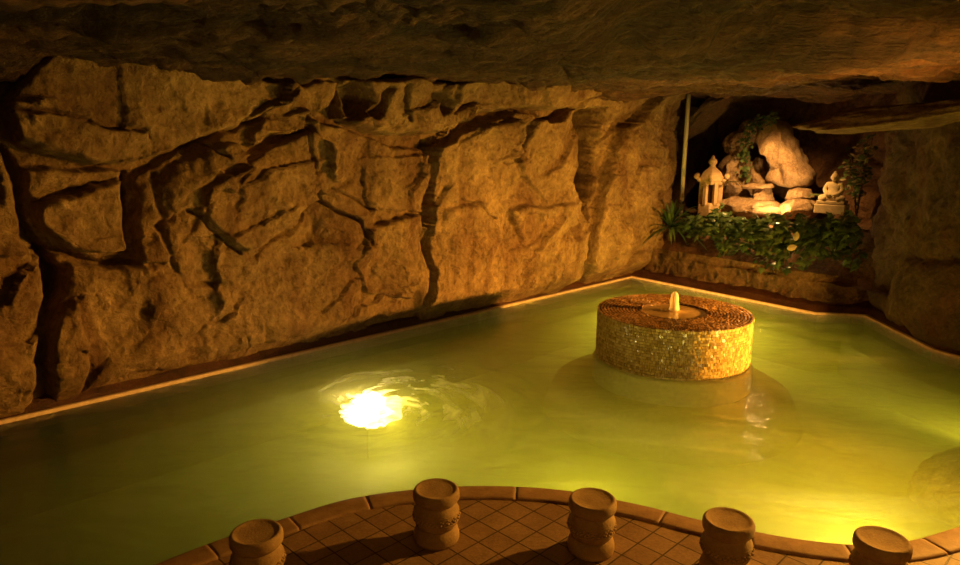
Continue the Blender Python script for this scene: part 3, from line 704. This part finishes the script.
# ================================================================== STONE STOOLS
def make_stool():
    r = empty('stone_stool', (0, 0, 0))
    MB().lathe([(0.112, 0.0), (0.122, 0.004), (0.1265, 0.02), (0.1255, 0.045), (0.119, 0.066), (0.109, 0.080), (0.104, 0.088)], 56).build('foot', M['stone'], r)
    MB().lathe([(0.100, 0.084), (0.106, 0.092), (0.116, 0.108), (0.123, 0.132), (0.1255, 0.155), (0.1235, 0.182), (0.117, 0.203), (0.109, 0.218), (0.104, 0.226), (0.104, 0.232)], 56).build('body', M['stone'], r)
    MB().lathe([(0.102, 0.222), (0.108, 0.232), (0.121, 0.243), (0.1262, 0.252), (0.1275, 0.268), (0.1265, 0.286), (0.121, 0.298), (0.115, 0.303), (0.107, 0.3025), (0.100, 0.299), (0.085, 0.296), (0.05, 0.294), (0.015, 0.2935)], 56).build('dish_top', M['stone'], r)
    b = MB(); n = 18
    for k in range(n):
        a = 2 * math.pi * k / n; rr_ = 0.1245
        for da, dz_, s in ((0, 0.0, 0.011), (0.09, 0.010, 0.007), (-0.09, 0.010, 0.007), (0.0, 0.018, 0.006), (0.17, -0.004, 0.008)):
            b.ball((rr_ * math.cos(a + da), rr_ * math.sin(a + da), 0.150 + dz_), (s, s, s * 0.9), 8, 6)
    b.lathe([(0.1245, 0.131), (0.1275, 0.134), (0.1245, 0.137)], 56)
    b.lathe([(0.1215, 0.180), (0.1255, 0.183), (0.1215, 0.187)], 56)
    b.build('carved_band', M['stone'], r)
    return r
def copy_tree(o, parent=None):
    c = o.copy(); COL.objects.link(c)
    if parent is not None: c.parent = parent
    for ch in list(o.children): copy_tree(ch, c)
    return c
stools = [((-1.077, 3.105), 'brown stone stool at the left end of the row of five', 0.3),
          ((-0.230, 3.541), 'brown stone stool second from left, standing where the coping curves', 1.1),
          ((0.609, 3.448), 'brown stone stool in the middle of the row of five', 2.0),
          ((1.266, 3.251), 'brown stone stool second from the right end of the row of five', 2.9),
          ((1.950, 3.083), 'brown stone stool at the right end, before the glowing water', 4.1)]
proto = make_stool()
for i, (p, lab, rz) in enumerate(stools):
    o = proto if i == 0 else copy_tree(proto)
    o.location = (p[0], p[1], DECK_Z); o.rotation_euler = (0, 0, rz); tag(o, lab, 'stool', 'stone stools along the pool edge')

# ================================================================== POOL LAMPS AND ADDED WATER LIGHTS
def pool_lamp(loc, label, standing, power, lens_r=0.13, aim=None):
    r = empty('underwater_lamp', loc)
    tag(r, label, 'lamp', 'underwater lamps')
    if standing:
        MB().lathe([(0.012, FLOOR_Z - loc[2]), (0.008, FLOOR_Z - loc[2] + 0.02), (0.008, -0.04), (lens_r * 0.62, -0.02), (lens_r * 0.62, 0.01)], 32).build('stand', M['pool_tile'], r)
        MB().lathe([(lens_r * 0.6, 0.0), (lens_r * 0.72, 0.03), (lens_r * 0.7, 0.08), (lens_r * 0.5, 0.12), (0.01, 0.14)], 32).build('lens', M['lens_bright'], r)
        bm = bmesh.new(); bmesh.ops.create_icosphere(bm, subdivisions=5, radius=1.0); q = np.array([v.co for v in bm.verts])  # lumpy shell added so the lamp's glare looks ragged in churned water
        k = 1 + 0.55 * fbm(q * 1.9 + 3.3, 4, 71) * (0.35 + 0.65 * np.clip(q[:, 2] + 0.6, 0, 1)) + 0.12 * fbm(q * 7, 3, 72)
        for v, p_, k_ in zip(bm.verts, q, k): v.co = p_ * k_ * np.array([0.225, 0.21, 0.115]) + np.array([0.02, 0, 0.07])
        me = bpy.data.meshes.new('bubble_glare'); bm.to_mesh(me); bm.free(); link('bubble_glare', me, M['glare_bubbles'], r)
    else:
        d_ = MB().lathe([(lens_r + 0.03, 0.0), (lens_r + 0.03, 0.03), (lens_r, 0.04)], 32).build('housing', M['bronze'], r); l_ = MB().lathe([(lens_r, 0.03), (lens_r * 0.8, 0.06), (0.01, 0.07)], 32).build('lens', M['lens'], r)
        q = Vector(aim).to_track_quat('Z', 'Y').to_euler(); d_.rotation_euler = q; l_.rotation_euler = q
    return r
L1 = at_z(367, 414, -0.20)
pool_lamp((L1[0], L1[1], -0.24), 'glaring underwater lamp under churned water left of centre', True, 0, 0.15)
L2 = (2.24, 3.56, -0.25)
pool_lamp(L2, 'underwater lamp glowing at the near pool edge behind the rightmost stool', False, 0, 0.11, (0.1, 1, 0.05))
GOLD = (1.0, 0.76, 0.12)
lamp('pool_glow_left', 'POINT', (L1[0] + 0.20, L1[1] - 0.16, -0.16), 12, GOLD, shadow_soft_size=0.04)
lamp('pool_fill_back', 'POINT', (2.68, 8.95, -0.36), 80, GOLD, shadow_soft_size=0.06)  # unseen light added behind the drum to brighten the far water
lamp('pool_fill_front', 'SPOT', (0.75, 4.12, -0.3), 50, GOLD, aim=(0.6, 7.5, -0.3), spot_size=R(150), spot_blend=1.0, shadow_soft_size=0.1)  # hidden fill added under the near coping to lift the middle water
lamp('pool_fill_side', 'SPOT', (4.55, 4.5, -0.2), 880, GOLD, aim=(1.6, 6.0, -0.3), spot_size=R(140), spot_blend=0.9, shadow_soft_size=0.08)  # out-of-view light added at the right to even out the water's brightness
lamp('pool_glow_right', 'SPOT', (2.36, 3.69, -0.2), 55, GOLD, aim=(2.3, 7.5, -0.25), spot_size=R(164), spot_blend=1.0, shadow_soft_size=0.08)

# ================================================================== ALCOVE
BED = 0.95
def bed_z(t): return 0.52 + (BED - 0.52) * min(max((t - 0.25) / 0.7, 0), 1)
be, bt = np.meshgrid(np.linspace(-1.2, 5.0, 120), np.linspace(0.2, 2.9, 50), indexing='ij')
bz = 0.38 + (BED - 0.38) * smooth((bt - 0.25) / 0.7) + 0.03 * fbm(np.c_[be.ravel(), bt.ravel(), 0 * bt.ravel()] * 3, 4, 3).reshape(be.shape)
BP = PB[None, None] + DB * be[..., None] + NB * bt[..., None]; BP[..., 2] = bz
tag(from_grid('planter_soil', BP, M['rock_red'], flip=True), kind='structure')

def outline_rock(name, pts, t, thick, m, seed, parent=None, nring=14, N=72, c=None, rough=0.045):
    """a rock whose front outline is measured in the alcove at depth t, with real thickness front and back"""
    q = np.array([((lambda p: ((p - PB) @ DB, p[2]))(A(x, y, t))) for x, y in pts])
    cen = np.array((lambda p: ((p - PB) @ DB, p[2]))(A(c[0], c[1], t))) if c else q.mean(0)
    seg = np.linalg.norm(np.diff(np.vstack([q, q[:1]]), axis=0), axis=1); L = np.r_[0, np.cumsum(seg)]
    u = np.linspace(0, L[-1], N, endpoint=False); qq = np.vstack([q, q[:1]])
    ol = np.stack([np.interp(u, L, qq[:, 0]), np.interp(u, L, qq[:, 1])], 1)
    ol = 0.25 * np.roll(ol, 1, 0) + 0.5 * ol + 0.25 * np.roll(ol, -1, 0)
    rows = []; ths = []
    for sgn in (-1, 1):
        rg = range(nring + 1) if sgn < 0 else range(nring - 1, -1, -1)
        for k in rg:
            a = k / nring; s = math.sin(a * math.pi / 2); h = math.cos(a * math.pi / 2) ** 0.8
            rows.append(np.c_[cen + (ol - cen) * (s * 0.999 + 0.001), np.full(N, sgn * h * thick)])
    V = np.array(rows)                                  # rings x N x (e, z, depth)
    flatv = V.reshape(-1, 3); ext_ = max(np.ptp(q[:, 0]), np.ptp(q[:, 1]))
    sc_ = flatv * [1, 1, 1]
    nzv = fbm(sc_ * 3.2 / ext_ + seed, 4, seed); fc = facets(flatv[:, :2] + 0.05 * nzv[:, None], ext_ * 0.28, seed, 1.7, 0.6) - 0.2
    wgt = np.clip(np.abs(flatv[:, 2]) / thick, 0, 1)
    flatv = flatv.copy(); flatv[:, 2] += np.sign(flatv[:, 2]) * wgt * thick * (0.85 * fc + 0.30 * nzv)
    jit = rough * ext_ * fbm(sc_ * 9 / ext_ + seed, 3, seed + 4); flatv[:, 0] += jit * 0.6; flatv[:, 1] += jit * 0.6
    W = PB[None] + DB[None] * flatv[:, :1] + NB[None] * (t + flatv[:, 2:3]); W[:, 2] = flatv[:, 1]
    org = W.mean(0); o = from_grid(name, (W - org).reshape(V.shape[0], N, 3).transpose(1, 0, 2), m, parent, closed=True); o.location = [float(a) for a in org]; return o
tag(outline_rock('rock', [(757, 140), (758, 130), (765, 121), (776, 118), (786, 124), (793, 146), (799, 160), (808, 170), (813, 180), (810, 186), (800, 189), (788, 186), (776, 183), (769, 180), (772, 174), (776, 168), (774, 156), (769, 148), (763, 143)], 1.75, 0.30, M['rock_pale'], 3, c=(785, 160)), 'tall leaning pale rock over the cave mouth of the shrine', 'rock', 'shrine rocks')
tag(outline_rock('rock', [(728, 138), (735, 131), (743, 132), (746, 145), (745, 156), (735, 158), (727, 152), (726, 144)], 1.85, 0.22, M['rock_pale'], 4), 'small rounded rock at the top left of the shrine stack', 'rock', 'shrine rocks')
tag(outline_rock('rock', [(722, 164), (729, 155), (744, 154), (750, 166), (752, 190), (745, 204), (728, 204), (719, 190)], 1.75, 0.26, M['rock_pale'], 5), 'larger pale rock left of the hanging vine, behind the lantern', 'rock', 'shrine rocks')
tag(outline_rock('rock', [(752, 163), (758, 156), (763, 160), (765, 176), (767, 186), (750, 187), (750, 174)], 1.8, 0.14, M['rock_pale'], 6), 'upright slab between the vine and the cave mouth', 'rock', 'shrine rocks')
tag(outline_rock('rock', [(744, 185), (756, 183), (771, 185), (772, 188), (758, 189), (745, 188)], 1.45, 0.17, M['rock_pale'], 7), 'thin flat ledge stone above the brightest lit stone', 'rock', 'shrine rocks')
tag(outline_rock('rock', [(756, 188), (768, 188), (769, 196), (772, 205), (756, 206), (754, 197)], 1.5, 0.16, M['rock_pale'], 8), 'brightly lit small stone block under the flat ledge', 'rock', 'shrine rocks')
tag(outline_rock('rock', [(724, 200), (738, 196), (756, 199), (772, 203), (784, 208), (782, 216), (750, 218), (722, 215)], 1.35, 0.30, M['rock_pale'], 9), 'broad low stone step at the foot of the shrine', 'rock', 'shrine rocks')
tag(outline_rock('rock', [(791, 190), (800, 187), (809, 190), (812, 198), (800, 201), (787, 199)], 1.65, 0.18, M['rock_pale'], 10), 'small stone on top of the round boulder, right of the cave', 'rock', 'shrine rocks')
tag(outline_rock('rock', [(784, 204), (790, 199), (803, 198), (813, 202), (815, 210), (810, 219), (788, 219)], 1.55, 0.26, M['rock_pale'], 11), 'round boulder at the lower right of the shrine', 'rock', 'shrine rocks')
tag(outline_rock('rock', [(721, 206), (726, 199), (730, 203), (727, 212), (718, 214)], 1.15, 0.10, M['rock_pale'], 12), 'small wedge stone at the right foot of the lantern', 'rock', 'shrine rocks')
tag(outline_rock('rock', [(738, 132), (748, 120), (760, 118), (764, 126), (758, 134), (757, 142), (750, 150), (745, 146)], 2.05, 0.22, M['rock_pale'], 13), 'arched rock under the vine bridging the shrine top', 'rock', 'shrine rocks')

# stone lantern
lp = A(709.5, 208, 1.0); top_ = A(709.5, 155, 1.0)[2]; LH = top_ - lp[2]
ln = empty('stone_lantern', lp, ANG); tag(ln, 'small stone lantern with curled roof corners, left in the alcove', 'lantern')
def zf(y): return A(709.5, y, 1.0)[2] - lp[2]
hw = 0.5 * 24 / 62.0
MB().lathe([(0.20, -0.12), (0.20, 0.0), (0.195, zf(204)), (0.155, zf(203) + 0.01)], 6).build('base', M['lantern'], ln, False, 0.01)
for k in range(6):
    a = math.pi / 6 + k * math.pi / 3; h0, h1 = zf(204), zf(182)
    MB().box((0.145 * math.cos(a), 0.145 * math.sin(a), (h0 + h1) / 2), (0.068, 0.06, h1 - h0 + 0.02), a).build('post', M['lantern'], ln, False, 0.006)
MB().lathe([(0.085, zf(204)), (0.085, zf(182))], 6).build('fire_box', M['grout'], ln, False)
MB().lathe([(0.185, zf(184)), (0.20, zf(182)), (0.22, zf(179.5)), (0.20, zf(177)), (0.155, zf(172)), (0.085, zf(168.5)), (0.055, zf(167))], 6).build('roof', M['lantern'], ln, False, 0.008)
for k in range(6):
    a = k * math.pi / 3
    c_, s_ = math.cos(a), math.sin(a)
    MB().tube([(0.16 * c_, 0.16 * s_, zf(180)), (0.21 * c_, 0.21 * s_, zf(179.5)), (0.245 * c_, 0.245 * s_, zf(177.5))], [0.04, 0.034, 0.03], 8).ball((0.26 * c_, 0.26 * s_, zf(176)), 0.042, 12, 8).build('roof_curl', M['lantern'], ln)
MB().lathe([(0.06, zf(168)), (0.05, zf(166.5)), (0.042, zf(165)), (0.062, zf(163)), (0.068, zf(161.5)), (0.055, zf(159.5)), (0.03, zf(158.3)), (0.026, zf(157.5)), (0.022, zf(156)), (0.004, zf(155))], 20).build('finial', M['lantern'], ln)

# seated statue
sp = A(831.5, 209, 1.15); SK = 1 / 61.0
st = empty('seated_statue', sp, ANG + R(12)); tag(st, 'small seated stone figure with hands in its lap on a stepped plinth', 'statue')
MB().box((0, 0, 0.005), (0.40, 0.28, 0.13)).build('plinth', M['statue'], st, False, 0.012)
MB().box((0.0, 0, 0.098), (0.36, 0.25, 0.045)).build('plinth_slab', M['statue'], st, False, 0.01)
def skin(name, verts, edges, rads, m, parent, sub=2, root=0):
    me = bpy.data.meshes.new(name); me.from_pydata(verts, edges, []); o = bpy.data.objects.new(name, me); COL.objects.link(o)
    sm = o.modifiers.new('skin', 'SKIN'); ss = o.modifiers.new('sub', 'SUBSURF'); ss.levels = ss.render_levels = sub
    for i, r in enumerate(rads):
        sv = me.skin_vertices[0].data[i]; sv.radius = (r, r) if not isinstance(r, tuple) else r; sv.use_root = (i == root)
    dg = bpy.context.evaluated_depsgraph_get(); me2 = bpy.data.meshes.new_from_object(o.evaluated_get(dg)); bpy.data.objects.remove(o)
    me2.name = name; me2.materials.clear(); return link(name, me2, m, parent)
b0 = 0.12
bv = [(0, 0.02, b0 + 0.055), (0, 0.025, b0 + 0.14), (0, 0.02, b0 + 0.215), (0, 0.015, b0 + 0.255), (0, 0.008, b0 + 0.285),       # pelvis, chest, shoulders, neck, head base
      (0.085, 0.02, b0 + 0.222), (0.115, 0.0, b0 + 0.14), (0.055, -0.075, b0 + 0.085), (0.01, -0.098, b0 + 0.078),
      (-0.085, 0.02, b0 + 0.222), (-0.115, 0.0, b0 + 0.14), (-0.055, -0.075, b0 + 0.085), (-0.01, -0.098, b0 + 0.078),
      (0.10, -0.03, b0 + 0.035), (0.165, -0.07, b0 + 0.03), (0.06, -0.125, b0 + 0.028),
      (-0.10, -0.03, b0 + 0.035), (-0.165, -0.07, b0 + 0.03), (-0.06, -0.125, b0 + 0.032)]
bed_ = [(0, 1), (1, 2), (2, 3), (3, 4), (2, 5), (5, 6), (6, 7), (7, 8), (2, 9), (9, 10), (10, 11), (11, 12), (0, 13), (13, 14), (14, 15), (0, 16), (16, 17), (17, 18)]
br = [(0.085, 0.07), (0.078, 0.06), (0.075, 0.055), 0.03, 0.035, 0.038, 0.034, 0.026, 0.02, 0.038, 0.034, 0.026, 0.02, 0.055, 0.042, 0.03, 0.055, 0.042, 0.03]
skin('body', bv, bed_, br, M['statue'], st)
hd = MB().ball((0, 0.0, b0 + 0.325), (0.047, 0.052, 0.062), 20, 14)
hd.ball((0, 0.006, b0 + 0.388), (0.022, 0.022, 0.018), 12, 8)                       # topknot
for s in (-1, 1):
    hd.ball((s * 0.047, 0.004, b0 + 0.315), (0.008, 0.012, 0.024), 8, 6)            # long ears
    hd.ball((s * 0.018, -0.046, b0 + 0.332), (0.010, 0.006, 0.005), 8, 6)           # eyelids
hd.ball((0, -0.053, b0 + 0.318), (0.007, 0.010, 0.014), 8, 6); hd.ball((0, -0.048, b0 + 0.296), (0.014, 0.007, 0.005), 8, 6)
hd.build('head', M['statue'], st)

# cream pipe
p1, p0 = A(687.6, 90, 0.95), A(683.0, 200, 0.95)
px_ = (p1 + p0) / 2
pz1, pz0 = p1[2] + 0.12, p0[2] - 0.25
pp = empty('pipe', (px_[0], px_[1], pz0)); tag(pp, 'slim upright cream pipe at the left side of the alcove', 'pipe')
MB().lathe([(0.034, 0), (0.034, pz1 - pz0)], 20).build('tube', M['pipe'], pp)
MB().lathe([(0.036, 0.19), (0.045, 0.195), (0.045, 0.235), (0.036, 0.24)], 20).build('coupling', M['bronze'], pp)

# the downlight above the shrine, behind the rock lip
lamp('shrine_downlight', 'SPOT', tuple(A(782, 104, 0.4)), 400, (1.0, 0.50, 0.13), aim=tuple(A(774, 200, 1.2)), spot_size=R(88), spot_blend=0.9, shadow_soft_size=0.03)

lamp('shrine_uplight', 'POINT', tuple(A(776, 206, 1.02)), 32, (1.0, 0.55, 0.17), shadow_soft_size=0.03)

# ---------------------------------------------------------------- planting
IVY = [(0, 0), (0.18, -0.10), (0.44, -0.02), (0.34, 0.22), (0.50, 0.42), (0.24, 0.50), (0.0, 1.0), (-0.24, 0.50), (-0.50, 0.42), (-0.34, 0.22), (-0.44, -0.02), (-0.18, -0.10)]
def add_leaf(mb, p, dirv, up, size, shape=IVY, curl=0.25):
    dirv = Vector(dirv).normalized(); up = Vector(up); side_ = dirv.cross(up)
    if side_.length < 1e-4: side_ = dirv.cross(Vector((1, 0, 0)))
    side_.normalize(); nrm = side_.cross(dirv)
    c = Vector(p) + dirv * size * 0.3
    vs_ = [c + nrm * size * 0.04]
    for x, y in shape:
        vs_.append(Vector(p) + side_ * x * size + dirv * y * size - nrm * size * curl * (abs(x) ** 1.5 + max(0, y - 0.3) ** 2 * 0.6))
    n = len(shape); mb.add(vs_, [(0, 1 + (k + 1) % n, 1 + k) for k in range(n)])
OVAL = [(0, 0), (0.16, 0.15), (0.25, 0.4), (0.22, 0.65), (0.1, 0.88), (0, 1.0), (-0.1, 0.88), (-0.22, 0.65), (-0.25, 0.4), (-0.16, 0.15)]
OUT = Vector(tuple(-NB))                              # towards the pool
def ivy(px, py, t, n, spread, height, label, seed, size=(0.075, 0.13), drop=0.0, m='ivy', group='ivy clumps in the alcove planter', shape=IVY):
    rg = random.Random(seed); c = Vector(A(px, py, t)); r = empty('ivy_plant', c); fo = MB(); stm = MB()
    dbv = Vector(DB)
    for k in range(max(5, n // 16)):
        a = rg.uniform(-1, 1); reach = rg.uniform(0.3, 1.0)
        tip = dbv * a * spread * reach + OUT * rg.uniform(0.1, 0.9) * spread * 0.7 + Vector((0, 0, height * (1 - 0.5 * a * a) * rg.uniform(0.2, 1.0) - drop * rg.uniform(0, 1)))
        mid_ = tip * 0.5 + Vector((0, 0, height * 0.35)); pts = [Vector((0, 0, -0.1)), mid_ * 0.5 + Vector((0, 0, 0.02)), mid_, tip]
        stm.tube(pts, [0.007, 0.006, 0.005, 0.003], 5)
        for j in range(16):
            u = rg.uniform(0.15, 1.05); i = min(int(u * 3), 2); f_ = u * 3 - i
            p = pts[i].lerp(pts[i + 1], f_) + Vector((rg.gauss(0, 1), rg.gauss(0, 1), rg.gauss(0, 1))) * 0.05
            dv = OUT * rg.uniform(0.2, 1) + dbv * rg.gauss(0, 0.7) + Vector((0, 0, rg.uniform(-0.9, 0.35)))
            upv = Vector((0, 0, 1)) + OUT * rg.uniform(0.2, 1.0) + dbv * rg.gauss(0, 0.3)
            add_leaf(fo, p, dv, upv, rg.uniform(*size), shape)
    stm.build('stem', M['stem'], r); fo.build('foliage', M[m], r, False)
    return tag(r, label, 'plant', group)
ivy(696, 229, 0.62, 200, 0.30, 0.26, 'dark ivy clump between the spiky plant and the lantern foot', 1, drop=0.1)
ivy(716, 229, 0.52, 260, 0.34, 0.34, 'ivy clump directly below the stone lantern', 2, drop=0.36)
ivy(740, 231, 0.46, 330, 0.36, 0.40, 'bright ivy clump left of the shrine step', 3, drop=0.54)
ivy(762, 234, 0.42, 330, 0.36, 0.42, 'ivy clump in front of the brightest lit stone', 4, drop=0.60)
ivy(782, 240, 0.38, 330, 0.34, 0.46, 'ivy clump trailing lowest over the planter, below the round boulder', 5, drop=0.74)
ivy(806, 237, 0.42, 280, 0.36, 0.40, 'shaded ivy clump right of the pale dry leaves', 6, drop=0.58)
ivy(830, 236, 0.46, 260, 0.36, 0.38, 'shaded ivy clump under the seated figure', 7, drop=0.58)
ivy(850, 234, 0.46, 220, 0.28, 0.36, 'dark ivy clump against the right rock pillar', 8, drop=0.56)

# spiky plant at the left end
c = Vector(A(670, 228, 0.5)); sk = empty('spiky_plant', c); tag(sk, 'dark plant with long arching strap leaves at the left end of the planter', 'plant')
rg = random.Random(5); fo = MB()
for k in range(70):
    a = rg.uniform(0, 2 * math.pi); el = rg.uniform(0.15, 1.35); L_ = rg.uniform(0.42, 0.78); hd_ = Vector((math.cos(a), math.sin(a), 0)); pr = []
    for j in range(7):
        u = j / 6; p = hd_ * L_ * u * math.cos(el) + Vector((0, 0, L_ * (u * math.sin(el) - 0.55 * u * u * (1.2 - el * 0.5))))
        wd_ = 0.021 * math.sin(math.pi * (0.12 + 0.88 * u)) + 0.001; sd_ = Vector((-math.sin(a), math.cos(a), 0)); pr.append((p - sd_ * wd_, p + Vector((0, 0, -0.006)), p + sd_ * wd_))
    vs_ = [q for row in pr for q in row]; fs = []
    for j in range(6):
        for i in range(2): fs.append((j * 3 + i, j * 3 + i + 1, j * 3 + i + 4, j * 3 + i + 3))
    fo.add(vs_, fs)
fo.build('foliage', M['spiky'], sk)
MB().tube([(0, 0, -0.2), (0, 0, 0.03)], [0.035, 0.03], 8).build('stem', M['stem'], sk)

# little dry fern between lantern and shrine
def fern(px, py, t, label, seed, L0=0.24, n=16, m='fern'):
    rg = random.Random(seed); c = Vector(A(px, py, t)); r = empty('fern', c); fo = MB(); stm = MB()
    for k in range(n):
        a = rg.uniform(0, 2 * math.pi); L_ = L0 * rg.uniform(0.7, 1.1); hd_ = Vector((math.cos(a), math.sin(a), 0)); sd_ = Vector((-math.sin(a), math.cos(a), 0)); pts = []
        for j in range(7):
            u = j / 6; pts.append(hd_ * L_ * u * 0.9 + Vector((0, 0, L_ * (0.75 * u - 0.95 * u * u))))
        stm.tube(pts, [0.004] * 6 + [0.002], 4)
        for j in range(1, 7):
            for s in (-1, 1): add_leaf(fo, pts[j], sd_ * s + hd_ * 0.4, (0, 0, 1), 0.07 * (1.15 - j / 7), OVAL)
    stm.build('stem', M['stem'], r); fo.build('foliage', M[m], r, False); return tag(r, label, 'plant')
fern(729, 183, 1.25, 'dry brown fern drooping between the lantern and the shrine rocks', 2)
fern(817, 196, 1.35, 'small green fern between the round boulder and the seated figure', 4, 0.18, 12, 'spiky')

# vine hanging over the shrine
vc = [(778, 117), (768, 119), (757, 123), (750, 131), (746, 142), (745, 154), (747, 166), (748, 178)]
vp = [Vector(A(x, y, 1.5)) for x, y in vc]; vo_ = vp[0].copy(); vn = empty('hanging_vine', vo_); tag(vn, 'leafy vine draped over the shrine top and hanging down its left side', 'vine')
fo = MB(); stm = MB(); stm.tube([p - vo_ for p in vp], [0.008] * 8, 6); rg = random.Random(11)
for i in range(len(vp) - 1):
    for k in range(26):
        p = vp[i].lerp(vp[i + 1], rg.random()) - vo_ + Vector((rg.gauss(0, 0.045), rg.gauss(0, 0.045), rg.gauss(0, 0.045))) + OUT * 0.03
        add_leaf(fo, p, OUT * rg.uniform(0.1, 0.8) + Vector(DB) * rg.gauss(0, 0.8) + Vector((0, 0, rg.uniform(-1, 0))), Vector((0, 0, 0.6)) + OUT, rg.uniform(0.045, 0.075))
stm.build('stem', M['stem'], vn); fo.build('foliage', M['ivy'], vn, False)

# shrub with pale leaves by the statue
c = Vector(A(857, 212, 1.4)); sh = empty('variegated_shrub', c); tag(sh, 'tall shrub with pale leaves standing right of the seated figure', 'plant')
fo = MB(); pl = MB(); stm = MB(); rg = random.Random(21)
for k in range(9):
    tip = Vector(DB) * rg.uniform(-0.22, 0.14) + Vector((0, 0, rg.uniform(0.45, 1.05))) + OUT * rg.uniform(-0.05, 0.15)
    pts = [Vector((0, 0, -0.1)), tip * 0.4 + Vector((0, 0, 0.08)), tip]; stm.tube(pts, [0.010, 0.007, 0.004], 5)
    for j in range(20):
        u = rg.uniform(0.25, 1.05); p = pts[1].lerp(pts[2], (u - 0.4) / 0.6) if u > 0.4 else pts[0].lerp(pts[1], u / 0.4)
        p = p + Vector((rg.gauss(0, 0.05), rg.gauss(0, 0.05), rg.gauss(0, 0.04)))
        dv = OUT * rg.uniform(0, 0.8) + Vector(DB) * rg.gauss(0, 0.8) + Vector((0, 0, rg.uniform(-0.6, 0.5)))
        add_leaf(pl if rg.random() < 0.34 else fo, p, dv, Vector((0, 0, 1)) + OUT * 0.8, rg.uniform(0.07, 0.11), OVAL)
stm.build('stem', M['stem'], sh); fo.build('foliage', M['ivy'], sh, False); q = pl.build('pale_foliage', M['pale_leaf'], sh, False); q['label'] = 'pale cream leaves'
# two dry leaves caught in the ivy
for (x, y), dv, lab in (((795, 241), (0.1, 0, 1), 'pale dry leaf caught upright in the ivy, the upper of two'), ((787, 249), (0.9, -0.3, 0.35), 'pale dry leaf lying aslant in the ivy, the lower of two')):
    mb = MB(); add_leaf(mb, (0, 0, 0), dv, OUT, 0.13, [(0, 0), (0.2, 0.1), (0.34, 0.4), (0.28, 0.7), (0, 1.0), (-0.28, 0.7), (-0.34, 0.4), (-0.2, 0.1)], 0.3)
    o = mb.build('dry_leaf', M['pale_leaf'], None, False); o.location = A(x, y, 0.12); tag(o, lab, 'leaf', 'dry leaves in the ivy')
